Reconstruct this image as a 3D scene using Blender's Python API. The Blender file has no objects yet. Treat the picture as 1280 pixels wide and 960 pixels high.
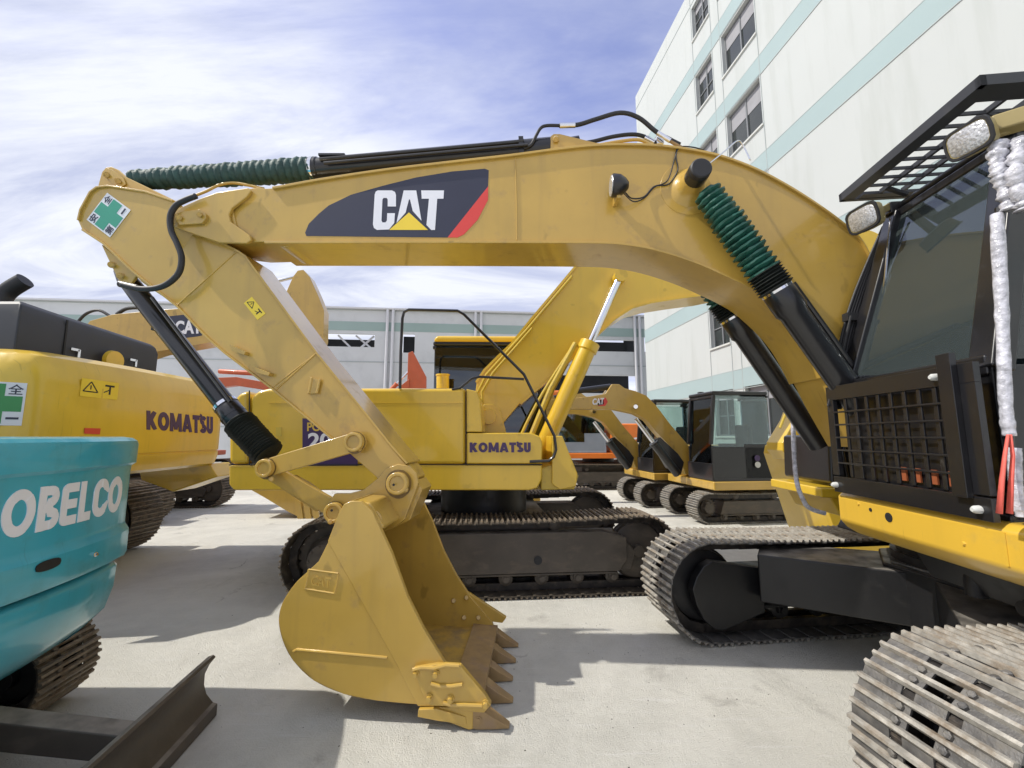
import bpy, bmesh, math, random
from mathutils import Vector as V, Matrix
random.seed(4)
R=math.radians
S=bpy.context.scene
# ------------------------------------------------------------------ camera, world, sun
CH=1.9; FX=525.0; PIT=math.atan(65/525.0); CP,SP=math.cos(PIT),math.sin(PIT)
cd=bpy.data.cameras.new('camera'); cam=bpy.data.objects.new('camera',cd); S.collection.objects.link(cam)
cam.location=(0,0,CH); cam.rotation_euler=(R(90)+PIT,0,0); cd.lens=36*FX/1280; cd.sensor_width=36; cd.clip_start=.05; cd.clip_end=3000
S.camera=cam
SUN=V((-.83,-.10,1.0)).normalized()
W=bpy.data.worlds.new('World'); S.world=W; W.use_nodes=True
nt=W.node_tree; nt.nodes.clear(); N=nt.nodes.new; Lk=nt.links.new
out=N('ShaderNodeOutputWorld'); bg=N('ShaderNodeBackground'); bg.inputs[1].default_value=0.112
sky=N('ShaderNodeTexSky'); sky.sky_type='NISHITA'; sky.sun_disc=False; sky.sun_elevation=R(50); sky.sun_rotation=math.atan2(-.83,-.10); sky.air_density=1.0; sky.dust_density=.6; sky.ozone_density=3.0
tc=N('ShaderNodeTexCoord'); sx=N('ShaderNodeSeparateXYZ'); Lk(tc.outputs['Generated'],sx.inputs[0])
mz=N('ShaderNodeMath'); mz.operation='MAXIMUM'; mz.inputs[1].default_value=0.0; Lk(sx.outputs[2],mz.inputs[0])
ad=N('ShaderNodeMath'); ad.operation='ADD'; ad.inputs[1].default_value=.22; Lk(mz.outputs[0],ad.inputs[0])
dx=N('ShaderNodeMath'); dx.operation='DIVIDE'; Lk(sx.outputs[0],dx.inputs[0]); Lk(ad.outputs[0],dx.inputs[1])
dy=N('ShaderNodeMath'); dy.operation='DIVIDE'; Lk(sx.outputs[1],dy.inputs[0]); Lk(ad.outputs[0],dy.inputs[1])
cb=N('ShaderNodeCombineXYZ'); Lk(dx.outputs[0],cb.inputs[0]); Lk(dy.outputs[0],cb.inputs[1])
mp=N('ShaderNodeMapping'); mp.inputs['Rotation'].default_value=(0,0,R(38)); mp.inputs['Scale'].default_value=(.45,1.5,1); mp.inputs['Location'].default_value=(1.7,.4,0); Lk(cb.outputs[0],mp.inputs[0])
n1=N('ShaderNodeTexNoise'); n1.inputs['Scale'].default_value=1.15; n1.inputs['Detail'].default_value=9; n1.inputs['Roughness'].default_value=.56; n1.inputs['Distortion'].default_value=.35; Lk(mp.outputs[0],n1.inputs[0])
# more open sky towards the right of the view
gx=N('ShaderNodeMapRange'); gx.inputs[1].default_value=-.35; gx.inputs[2].default_value=.55; gx.inputs[3].default_value=.27; gx.inputs[4].default_value=.06; Lk(sx.outputs[0],gx.inputs[0])
gz=N('ShaderNodeMapRange'); gz.inputs[1].default_value=.0; gz.inputs[2].default_value=.7; gz.inputs[3].default_value=.06; gz.inputs[4].default_value=-.03; Lk(sx.outputs[2],gz.inputs[0])
s1=N('ShaderNodeMath'); s1.operation='ADD'; Lk(n1.outputs[0],s1.inputs[0]); Lk(gx.outputs[0],s1.inputs[1])
s2=N('ShaderNodeMath'); s2.operation='ADD'; Lk(s1.outputs[0],s2.inputs[0]); Lk(gz.outputs[0],s2.inputs[1])
cr=N('ShaderNodeValToRGB'); cr.color_ramp.elements[0].position=.42; cr.color_ramp.elements[1].position=.70; cr.color_ramp.interpolation='EASE'; Lk(s2.outputs[0],cr.inputs[0])
n2=N('ShaderNodeTexNoise'); n2.inputs['Scale'].default_value=2.0; n2.inputs['Detail'].default_value=9; n2.inputs['Roughness'].default_value=.62; n2.inputs['Distortion'].default_value=.6; Lk(mp.outputs[0],n2.inputs[0])
cc=N('ShaderNodeValToRGB'); cc.color_ramp.elements[0].position=.40; cc.color_ramp.elements[0].color=(4.5,4.9,6.5,1); cc.color_ramp.elements[1].position=.58; cc.color_ramp.elements[1].color=(7.1,7.35,8.1,1); Lk(n2.outputs[0],cc.inputs[0])
tint=N('ShaderNodeMix'); tint.data_type='RGBA'; tint.blend_type='MULTIPLY'; tint.inputs[0].default_value=1; tint.inputs[7].default_value=(2.45,1.8,1.9,1); Lk(sky.outputs[0],tint.inputs[6])
mx=N('ShaderNodeMix'); mx.data_type='RGBA'; Lk(cr.outputs[0],mx.inputs[0]); Lk(tint.outputs[2],mx.inputs[6]); Lk(cc.outputs[0],mx.inputs[7])
Lk(mx.outputs[2],bg.inputs[0]); Lk(bg.outputs[0],out.inputs[0])
sl=bpy.data.lights.new('sun','SUN'); sl.energy=3.6; sl.angle=R(.6); sl.color=(1,.95,.86); so=bpy.data.objects.new('sun',sl); S.collection.objects.link(so)
so.rotation_euler=SUN.to_track_quat('Z','Y').to_euler(); so.location=(-20,-5,30)
S.view_settings.view_transform='Standard'; S.view_settings.look='None'; S.view_settings.exposure=0.25; S.view_settings.gamma=1; S.view_settings.use_curve_mapping=False
S.render.engine='CYCLES'; S.cycles.max_bounces=6; S.cycles.transparent_max_bounces=12

# ------------------------------------------------------------------ materials
MATS={}
def mat(name,col,rough=.5,metal=0,coat=0,var=.06,scale=3,dirt=None,dscale=4,dpos=(.55,.7),bump=0,bscale=40,spec=.5,detail=6,dstretch=None,updust=None,scr=0):
    m=bpy.data.materials.new(name); m.use_nodes=True; t=m.node_tree; b=t.nodes['Principled BSDF']; n=t.nodes.new; l=t.links.new
    b.inputs['Metallic'].default_value=metal; b.inputs['Roughness'].default_value=rough; b.inputs['Coat Weight'].default_value=coat; b.inputs['Coat Roughness'].default_value=.08; b.inputs['Specular IOR Level'].default_value=spec
    t1=n('ShaderNodeTexCoord'); nz=n('ShaderNodeTexNoise'); nz.inputs['Scale'].default_value=scale; nz.inputs['Detail'].default_value=detail; l(t1.outputs['Object'],nz.inputs[0])
    mr=n('ShaderNodeMapRange'); mr.inputs[1].default_value=.3; mr.inputs[2].default_value=.7; mr.inputs[3].default_value=1-var; mr.inputs[4].default_value=1+var; l(nz.outputs[0],mr.inputs[0])
    mu=n('ShaderNodeMix'); mu.data_type='RGBA'; mu.blend_type='MULTIPLY'; mu.inputs[0].default_value=1; mu.inputs[6].default_value=(*col,1); l(mr.outputs[0],mu.inputs[7]); c=mu.outputs[2]
    if dirt:
        src=t1.outputs['Object']
        if dstretch: mpn=n('ShaderNodeMapping'); mpn.inputs['Scale'].default_value=dstretch; l(src,mpn.inputs[0]); src=mpn.outputs[0]
        nd=n('ShaderNodeTexNoise'); nd.inputs['Scale'].default_value=dscale; nd.inputs['Detail'].default_value=10; nd.inputs['Roughness'].default_value=.65; l(src,nd.inputs[0])
        rp=n('ShaderNodeMapRange'); rp.inputs[1].default_value=dpos[0]; rp.inputs[2].default_value=dpos[1]; l(nd.outputs[0],rp.inputs[0])
        m2=n('ShaderNodeMix'); m2.data_type='RGBA'; m2.inputs[7].default_value=(*dirt,1); l(rp.outputs[0],m2.inputs[0]); l(c,m2.inputs[6]); c=m2.outputs[2]
        rr=n('ShaderNodeMapRange'); rr.inputs[3].default_value=rough; rr.inputs[4].default_value=.85; l(rp.outputs[0],rr.inputs[0]); l(rr.outputs[0],b.inputs['Roughness'])
    if scr:
        for rz,sd in((R(35),3.1),(R(-20),9.7)):
            ms=n('ShaderNodeMapping'); ms.inputs['Rotation'].default_value=(rz,rz*.7,rz); ms.inputs['Scale'].default_value=(2.5,60,2.5); ms.inputs['Location'].default_value=(sd,sd,sd); l(t1.outputs['Object'],ms.inputs[0])
            ns=n('ShaderNodeTexNoise'); ns.inputs['Scale'].default_value=1; ns.inputs['Detail'].default_value=3; l(ms.outputs[0],ns.inputs[0]); rs=n('ShaderNodeMapRange'); rs.inputs[1].default_value=.69; rs.inputs[2].default_value=.73; rs.inputs[4].default_value=scr; l(ns.outputs[0],rs.inputs[0])
            m4=n('ShaderNodeMix'); m4.data_type='RGBA'; m4.inputs[7].default_value=(*[q*.55 for q in col],1); l(rs.outputs[0],m4.inputs[0]); l(c,m4.inputs[6]); c=m4.outputs[2]
        # thin grime running down the sides
        ms=n('ShaderNodeMapping'); ms.inputs['Scale'].default_value=(9,9,.8); l(t1.outputs['Object'],ms.inputs[0]); ns=n('ShaderNodeTexNoise'); ns.inputs['Scale'].default_value=1; ns.inputs['Detail'].default_value=7; l(ms.outputs[0],ns.inputs[0]); rs=n('ShaderNodeMapRange'); rs.inputs[1].default_value=.52; rs.inputs[2].default_value=.78; rs.inputs[4].default_value=scr*.6; l(ns.outputs[0],rs.inputs[0])
        m4=n('ShaderNodeMix'); m4.data_type='RGBA'; m4.inputs[7].default_value=(*[q*.6+.02 for q in col],1); l(rs.outputs[0],m4.inputs[0]); l(c,m4.inputs[6]); c=m4.outputs[2]
    if updust:
        ge=n('ShaderNodeNewGeometry'); sz=n('ShaderNodeSeparateXYZ'); l(ge.outputs['Normal'],sz.inputs[0]); ur=n('ShaderNodeMapRange'); ur.inputs[1].default_value=.75; ur.inputs[2].default_value=.98; l(sz.outputs[2],ur.inputs[0])
        un=n('ShaderNodeTexNoise'); un.inputs['Scale'].default_value=7; un.inputs['Detail'].default_value=8; l(t1.outputs['Object'],un.inputs[0]); u2=n('ShaderNodeMapRange'); u2.inputs[1].default_value=.35; u2.inputs[2].default_value=.6; u2.inputs[3].default_value=.25; l(un.outputs[0],u2.inputs[0])
        um=n('ShaderNodeMath'); um.operation='MULTIPLY'; l(ur.outputs[0],um.inputs[0]); l(u2.outputs[0],um.inputs[1]); m3=n('ShaderNodeMix'); m3.data_type='RGBA'; m3.inputs[7].default_value=(*updust,1); l(um.outputs[0],m3.inputs[0]); l(c,m3.inputs[6]); c=m3.outputs[2]
    l(c,b.inputs['Base Color'])
    if bump:
        nb=n('ShaderNodeTexNoise'); nb.inputs['Scale'].default_value=bscale; nb.inputs['Detail'].default_value=8; l(t1.outputs['Object'],nb.inputs[0])
        bp=n('ShaderNodeBump'); bp.inputs['Strength'].default_value=bump; bp.inputs['Distance'].default_value=.01; l(nb.outputs[0],bp.inputs['Height']); l(bp.outputs[0],b.inputs['Normal'])
    MATS[name]=m; return m
M_={}
cy=mat('cat_yellow',(.51,.325,.062),.30,coat=.6,var=.08,scale=2,scr=.6,dirt=(.31,.20,.08),dscale=5,dpos=(.58,.85),bump=.03,bscale=9)
cyw=mat('scuffed_yellow',(.47,.295,.055),.38,coat=.2,var=.1,scale=3,scr=.8,dirt=(.22,.155,.085),dscale=4,dpos=(.44,.66),bump=.08,bscale=30)
grs=mat('old_grease',(.19,.12,.035),.35,var=.3,scale=20)
ky=mat('bright_yellow',(.69,.455,.035),.32,coat=.45,scr=.4,var=.06,scale=2,dirt=(.45,.33,.08),dscale=4,dpos=(.6,.9),bump=.02,bscale=8)
ky2=mat('worn_bright_yellow',(.58,.42,.05),.4,coat=.1,var=.08,scale=3,dirt=(.34,.25,.10),dscale=6,dpos=(.52,.75))
teal=mat('teal_paint',(.05,.38,.50),.28,coat=.5,scr=.35,var=.06,scale=2,dirt=(.06,.24,.27),dscale=3,dpos=(.5,.8),bump=.02,bscale=6)
blk=mat('black_paint',(.012,.012,.014),.28,coat=.25,var=.15,scale=3,dirt=(.035,.034,.033),dscale=6,dpos=(.6,.85),bump=.03,bscale=30)
blkd=mat('dusty_black_paint',(.010,.010,.011),.42,coat=0,var=.15,scale=3,dirt=(.028,.027,.025),dscale=4,dpos=(.52,.78),bump=.05,bscale=30,updust=(.20,.185,.165))
plate=mat('dusty_deck_steel',(.05,.05,.048),.6,var=.2,scale=3,dirt=(.30,.28,.25),dscale=3,dpos=(.38,.62),bump=.1,bscale=40)
rub=mat('black_rubber',(.02,.02,.022),.55,var=.15,bump=.05,bscale=60)
hood=mat('charcoal_plastic',(.030,.032,.038),.5,var=.1,dirt=(.07,.07,.07),dpos=(.55,.8),bump=.06,bscale=120)
steel=mat('shoe_steel',(.145,.14,.135),.5,metal=.4,var=.4,scale=9,dirt=(.20,.185,.16),dscale=11,dpos=(.48,.72),bump=.35,bscale=70)
edge=mat('worn_grouser',(.36,.34,.30),.5,metal=.2,var=.35,scale=20,dirt=(.20,.15,.10),dscale=6,dpos=(.48,.66),bump=.3,bscale=60)
steel2=mat('brown_shoe_steel',(.07,.058,.045),.6,metal=.3,var=.35,scale=9,dirt=(.20,.165,.12),dscale=9,dpos=(.47,.72),bump=.3,bscale=60)
edge2=mat('brown_worn_grouser',(.20,.165,.125),.55,metal=.25,var=.3,scale=15,dirt=(.13,.085,.05),dscale=7,dpos=(.50,.66),bump=.3,bscale=60)
link=mat('chain_steel',(.035,.031,.029),.5,metal=.4,var=.3,scale=12,dirt=(.13,.105,.08),dscale=8,dpos=(.5,.75),bump=.2,bscale=50)
frame=mat('oily_frame',(.070,.058,.046),.5,var=.2,scale=3,dirt=(.13,.105,.08),dscale=4,dpos=(.5,.75),bump=.12,bscale=30,dstretch=(1,1,2.2),updust=(.26,.23,.19))
chrome=mat('chrome',(.75,.76,.80),.12,metal=1,var=.02)
green=mat('green_bellows',(.012,.085,.062),.5,coat=.1,var=.25,scale=12,dirt=(.05,.13,.11),dscale=14,dpos=(.55,.75),bump=.4,bscale=40)
green2=mat('dark_green_gaiter',(.022,.062,.055),.6,var=.25,scale=12,dirt=(.055,.10,.095),dscale=14,dpos=(.55,.75),bump=.5,bscale=35)
gait=mat('black_gaiter',(.010,.014,.012),.55,var=.2,bump=.4,bscale=50)
wht=mat('white_vinyl',(.74,.75,.78),.4,var=.02)
decal=mat('navy_decal',(.030,.033,.060),.35,var=.05)
redd=mat('red_decal',(.68,.06,.05),.35,var=.04)
yeld=mat('yellow_decal',(.85,.62,.05),.35,var=.04)
purp=mat('purple_lettering',(.055,.025,.10),.35,var=.04)
letw=mat('white_lettering',(.80,.80,.85),.35,var=.03)
grn=mat('green_cross_vinyl',(.03,.30,.20),.4,var=.03)
grn2=mat('leaf_green_vinyl',(.05,.27,.08),.4,var=.03)
lens=mat('lamp_lens',(.55,.55,.56),.22,metal=.45,var=.35,scale=90,bump=.5,bscale=70)
olive=mat('olive_lamp_housing',(.30,.24,.10),.4,var=.05)
glassd=None
def glassmat(name,col,mixf,rough=.03,painted_haze=0,dcol=(.12,.15,.15)):
    m=bpy.data.materials.new(name); m.use_nodes=True; t=m.node_tree; t.nodes.clear(); n=t.nodes.new; l=t.links.new
    o=n('ShaderNodeOutputMaterial'); a=n('ShaderNodeBsdfTransparent'); a.inputs[0].default_value=(*col,1); g=n('ShaderNodeBsdfGlossy'); g.inputs['Roughness'].default_value=rough; g.inputs[0].default_value=(.9,.95,1,1)
    fr=n('ShaderNodeFresnel'); fr.inputs[0].default_value=1.5; ad=n('ShaderNodeMath'); ad.operation='ADD'; ad.inputs[1].default_value=mixf; l(fr.outputs[0],ad.inputs[0])
    mi=n('ShaderNodeMixShader'); l(ad.outputs[0],mi.inputs[0]); l(g.outputs[0],mi.inputs[2])
    if painted_haze:
        df=n('ShaderNodeBsdfDiffuse'); df.inputs[0].default_value=(*dcol,1); md=n('ShaderNodeMixShader'); md.inputs[0].default_value=painted_haze; l(a.outputs[0],md.inputs[1]); l(df.outputs[0],md.inputs[2]); l(md.outputs[0],mi.inputs[1])
    else: l(a.outputs[0],mi.inputs[1])
    l(mi.outputs[0],o.inputs[0]); return m
glassd=glassmat('tinted_cab_glass',(.42,.50,.50),.05)
glassk=mat('painted_haze_glass',(.07,.088,.088),.25,var=.1)  # opaque panes; teal-grey colour stands in for hazy sky reflection in the cab
glassm=glassmat('smoked_glass',(.22,.25,.26),.05)
glassw=glassmat('windscreen_glass',(.84,.88,.89),.02,painted_haze=.30)  # grey-teal diffuse share paints the sky's haze onto the glass
glassc=glassmat('clear_cab_glass',(.78,.86,.84),.04)
wing=mat('window_glass',(.035,.04,.04),.06,var=.2,scale=.6,spec=.7)
blind=mat('window_blind',(.30,.30,.32),.7,var=.05)
wall=mat('white_wall_paint',(.485,.51,.505),.75,var=.025,scale=.25,dirt=(.40,.425,.405),dscale=1.6,dpos=(.5,.85),dstretch=(1,1,.10),bump=.04,bscale=6)
bandm=mat('pale_blue_band',(.33,.42,.43),.75,var=.04,scale=.4)
seam=mat('wall_joint',(.38,.42,.42),.8,var=.02)
fram=mat('window_frame',(.20,.21,.22),.5,var=.03)
sill=mat('stone_sill',(.55,.56,.54),.7,var=.04)
fwall=mat('factory_cladding',(.58,.60,.60),.6,var=.06,scale=.3,dirt=(.50,.52,.52),dscale=.5,dpos=(.5,.7))
fgreen=mat('factory_green_band',(.30,.40,.37),.6,var=.05,scale=.4)
fpipe=mat('white_pipe',(.62,.63,.65),.5,var=.03)
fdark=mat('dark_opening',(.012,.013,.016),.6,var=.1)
orange=mat('orange_paint',(.50,.10,.03),.4,coat=.1,var=.08,dirt=(.40,.12,.05),dpos=(.55,.8))
amber=mat('dull_amber',(.32,.09,.035),.5,var=.1)
warmy=mat('warm_yellow',(.66,.41,.045),.32,coat=.45,scr=.4,var=.06,scale=2,dirt=(.42,.29,.08),dscale=4,dpos=(.56,.85))
orange2=mat('light_orange_paint',(.78,.20,.03),.4,coat=.1,var=.06)
greyp=mat('blue_grey_paint',(.26,.29,.34),.4,coat=.1,var=.06)
redc=mat('coral_ribbon',(.75,.13,.10),.7,var=.15,scale=20,bump=.3,bscale=30)
wrap=mat('bubble_wrap',(.50,.50,.55),.14,var=.4,scale=30,coat=.5,bump=.9,bscale=45)
seatm=mat('seat_fabric',(.02,.022,.025),.8)
refl_blue=mat('painted_reflection_blue',(.50,.58,.78),.6,var=.15,scale=3,bump=.2,bscale=5)  # pale blue of reflected sky, put into the colour of an added panel
tooth_m=mat('worn_tooth_brown',(.30,.195,.085),.45,var=.15,scale=12,dirt=(.26,.18,.12),dscale=9,dpos=(.5,.75),bump=.15,bscale=40)
khaki=mat('tarp_grey',(.10,.10,.115),.8,var=.2,bump=.3,bscale=8)

# ------------------------------------------------------------------ geometry helpers
def ray(px,py):
    u=px-640; w=480-py
    return V((u,FX*CP-w*SP,FX*SP+w*CP))
C0=V((0,0,CH))
def PY(px,py,Y): r=ray(px,py); return C0+r*(Y/r.y)
def PX(px,py,X): r=ray(px,py); return C0+r*(X/r.x)
def PZ(px,py,Z): r=ray(px,py); return C0+r*((Z-CH)/r.z)
class Plane:
    def __init__(s,x,y,deg):
        a=R(deg); s.d=V((math.cos(a),math.sin(a),0)); s.n=V((-math.sin(a),math.cos(a),0)); s.o=V((x,y,0))
    def h(s,px,py,c=0):
        r=ray(px,py); q=s.o+s.n*c
        return C0+r*(((q-C0).dot(s.n))/r.dot(s.n))
    def w(s,x,y,z): return s.o+s.d*x+s.n*y+V((0,0,z))
def link_(o): S.collection.objects.link(o); return o
def root(name,loc,label,cat,group=None,yaw=0):
    o=bpy.data.objects.new(name,None); link_(o); o.location=loc; o.rotation_euler=(0,0,yaw); o.empty_display_size=.2
    o['label']=label; o['category']=cat
    if group: o['group']=group
    return o
def top_of(p):
    while p is not None and p.parent is not None: p=p.parent
    return p
class MB:
    def __init__(s): s.v=[]; s.f=[]; s.m=[]; s.cm=0; s.mk=[]
    def mark(s): s.mk.append((len(s.v),len(s.f))); return s
    def build_each(s,name,m,parent=None,**k):
        ends=s.mk[1:]+[(len(s.v),len(s.f))]; out=[]
        for (a,b),(c,d) in zip(s.mk,ends):
            q=MB(); q.v=s.v[a:c]; q.f=[[i-a for i in f] for f in s.f[b:d]]; q.m=s.m[b:d]; out.append(q.build(name,m,parent,**k))
        return out
    def add(s,vs,fs):
        b=len(s.v); s.v+=[V(q) for q in vs]; s.f+=[[i+b for i in f] for f in fs]; s.m+=[s.cm]*len(fs); return s
    def prism(s,pts,t):
        t=V(t); n=len(pts); a=[V(p) for p in pts]
        nn=V((0,0,0))
        for i in range(n): nn+=a[i].cross(a[(i+1)%n])
        if nn.dot(t)>0: a.reverse()
        s.add(a+[p+t for p in a],[list(range(n)),list(range(2*n-1,n-1,-1))]+[[(i+1)%n,i,i+n,(i+1)%n+n] for i in range(n)]); return s
    def box(s,c,sz,fr=None):
        c=V(c); X,Y,Z=(V((1,0,0)),V((0,1,0)),V((0,0,1))) if fr is None else fr
        a,b,d=sz[0]/2,sz[1]/2,sz[2]/2
        vs=[c+X*(i*a)+Y*(j*b)+Z*(k*d) for k in(-1,1) for j in(-1,1) for i in(-1,1)]
        s.add(vs,[[0,2,3,1],[4,5,7,6],[0,1,5,4],[2,6,7,3],[0,4,6,2],[1,3,7,5]]); return s
    def beam(s,p0,p1,w,h,up=(0,0,1)):
        p0,p1=V(p0),V(p1); d=(p1-p0); L=d.length; d.normalize(); sd=d.cross(V(up)).normalized(); u=sd.cross(d)
        return s.box((p0+p1)/2,(L,w,h),(d,sd,u))
    def tube(s,path,r,n=12,caps=True):
        P=[V(p) for p in path]; m=len(P); rr=r if isinstance(r,(list,tuple)) else [r]*m
        t0=(P[1]-P[0]).normalized(); u=t0.orthogonal().normalized(); vs=[]
        for i in range(m):
            t=(P[min(i+1,m-1)]-P[max(i-1,0)])
            if t.length<1e-9: t=t0
            t=t.normalized(); u=(u-t*u.dot(t)).normalized(); w=t.cross(u)
            vs+=[P[i]+(u*math.cos(2*math.pi*k/n)+w*math.sin(2*math.pi*k/n))*rr[i] for k in range(n)]
        fs=[[i*n+k,i*n+(k+1)%n,(i+1)*n+(k+1)%n,(i+1)*n+k] for i in range(m-1) for k in range(n)]
        if caps: fs+=[list(range(n-1,-1,-1)),list(range((m-1)*n,m*n))]
        s.add(vs,fs); return s
    def cyl(s,a,b,r,n=20): return s.tube([a,b],r,n)
    def rings(s,a,b,prof,n=18):
        a,b=V(a),V(b); t0=(b-a).normalized(); P=[a+(b-a)*q[0] for q in prof]; u=t0.orthogonal().normalized(); w=t0.cross(u); vs=[]
        for p,(_,r) in zip(P,prof): vs+=[p+(u*math.cos(2*math.pi*k/n)+w*math.sin(2*math.pi*k/n))*r for k in range(n)]
        m=len(P); fs=[[i*n+k,i*n+(k+1)%n,(i+1)*n+(k+1)%n,(i+1)*n+k] for i in range(m-1) for k in range(n)]+[list(range(n-1,-1,-1)),list(range((m-1)*n,m*n))]
        s.add(vs,fs); return s
    def loft(s,rings_,cap=True):
        n=len(rings_[0]); vs=[p for r in rings_ for p in r]
        fs=[[i*n+k,i*n+(k+1)%n,(i+1)*n+(k+1)%n,(i+1)*n+k] for i in range(len(rings_)-1) for k in range(n)]
        if cap: fs+=[list(range(n-1,-1,-1)),list(range((len(rings_)-1)*n,len(rings_)*n))]
        s.add(vs,fs); return s
    def build(s,name,m,parent=None,bevel=0,seg=2,ang=35,local=False,kind=None):
        me=bpy.data.meshes.new(name); rt=top_of(parent)
        if rt is not None and not local:
            Mi=(Matrix.Translation(rt.location)@rt.rotation_euler.to_matrix().to_4x4()).inverted(); vs=[Mi@q for q in s.v]
        else: vs=s.v
        me.from_pydata([tuple(q) for q in vs],[],s.f)
        bm=bmesh.new(); bm.from_mesh(me); bmesh.ops.recalc_face_normals(bm,faces=bm.faces); bm.to_mesh(me); bm.free()
        for q in (m if isinstance(m,(list,tuple)) else [m]): me.materials.append(q)
        if isinstance(m,(list,tuple)): me.polygons.foreach_set('material_index',s.m)
        me.shade_smooth(); me.set_sharp_from_angle(angle=R(ang))
        o=bpy.data.objects.new(name,me); link_(o); o.parent=parent
        if bevel:
            b=o.modifiers.new('bevel','BEVEL'); b.width=bevel; b.segments=seg; b.limit_method='ANGLE'; b.angle_limit=R(30); b.harden_normals=True
        if kind: o['kind']=kind
        return o
def catmull(pts,n=6):
    P=[V(p) for p in pts]; o=[]
    for i in range(len(P)-1):
        a=P[max(i-1,0)];b=P[i];c=P[i+1];d=P[min(i+2,len(P)-1)]
        for k in range(n):
            t=k/n; o.append(.5*((2*b)+(c-a)*t+(2*a-5*b+4*c-d)*t*t+(3*b-a-3*c+d)*t**3))
    o.append(P[-1]); return o
def text_mesh(name,s,m,parent,fn,off=.0,depth=.004,sub=0,xs=1.0):
    """letters as solid sheet: fn(u,v)->(point,normal) with u,v in 0..1 over the text's box"""
    c=bpy.data.curves.new('lettering','FONT'); c.body=s; c.size=1; c.offset=off; c.resolution_u=6
    o=bpy.data.objects.new('lettering',c); link_(o); dg=bpy.context.evaluated_depsgraph_get(); me=bpy.data.meshes.new_from_object(o.evaluated_get(dg)); bpy.data.objects.remove(o); bpy.data.curves.remove(c)
    bm=bmesh.new(); bm.from_mesh(me); bpy.data.meshes.remove(me)
    bmesh.ops.remove_doubles(bm,verts=bm.verts,dist=1e-5)
    bmesh.ops.triangulate(bm,faces=bm.faces)
    for _ in range(sub):
        bmesh.ops.subdivide_edges(bm,edges=[e for e in bm.edges if e.calc_length()>.12],cuts=1); bmesh.ops.triangulate(bm,faces=bm.faces)
    xs_=[v.co.x for v in bm.verts]; ys=[v.co.y for v in bm.verts]; x0,x1,y0,y1=min(xs_),max(xs_),min(ys),max(ys)
    bm.verts.ensure_lookup_table()
    mb=MB(); base=[];topv=[]
    for v in bm.verts:
        p,nn=fn((v.co.x-x0)/(x1-x0),(v.co.y-y0)/(y1-y0)); topv.append(V(p)+V(nn)*depth); base.append(V(p)-V(nn)*.002)
    nv=len(base); fs=[[v.index for v in f.verts] for f in bm.faces]; fs+=[[i+nv for i in reversed(f)] for f in fs[:]]
    for e in bm.edges:
        if len(e.link_faces)==1: a,b=e.verts[0].index,e.verts[1].index; fs.append([a,b,b+nv,a+nv])
    bm.free(); mb.add(topv+base,fs); return mb.build(name,m,parent,ang=30)
def flat_fn(p00,p10,p01,n):
    p00,p10,p01,n=V(p00),V(p10),V(p01),V(n)
    return lambda u,v:(p00+(p10-p00)*u+(p01-p00)*v,n)
def ribbon(path,w,closed=False,div=1):
    """stroke in the unit letter plane -> quads"""
    P=[V((a,b,0)) for a,b in path]
    if not closed and div>1:
        Q=[]
        for i in range(len(P)-1): Q+=[P[i]+(P[i+1]-P[i])*(k/div) for k in range(div)]
        P=Q+[P[-1]]
    n=len(P); L=[];Rr=[]
    for i in range(n):
        a=P[(i-1)%n] if (closed or i>0) else P[i]; c=P[(i+1)%n] if (closed or i<n-1) else P[i]
        d1=(P[i]-a); d2=(c-P[i]); d1=d1.normalized() if d1.length>1e-9 else d2.normalized(); d2=d2.normalized() if d2.length>1e-9 else d1
        t=(d1+d2).normalized(); nn=V((-t.y,t.x,0)); k=1/max(.5,t.dot(d1)); ww=w[i] if isinstance(w,list) else w
        L.append(P[i]+nn*(ww/2*k)); Rr.append(P[i]-nn*(ww/2*k))
    m=n if closed else n-1
    return [[L[i],L[(i+1)%n],Rr[(i+1)%n],Rr[i]] for i in range(m)]
def ell(cx,cy,rx,ry,a0,a1,n): return [(cx+rx*math.cos(R(a0+(a1-a0)*k/n)),cy+ry*math.sin(R(a0+(a1-a0)*k/n))) for k in range(n+1)]
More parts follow.
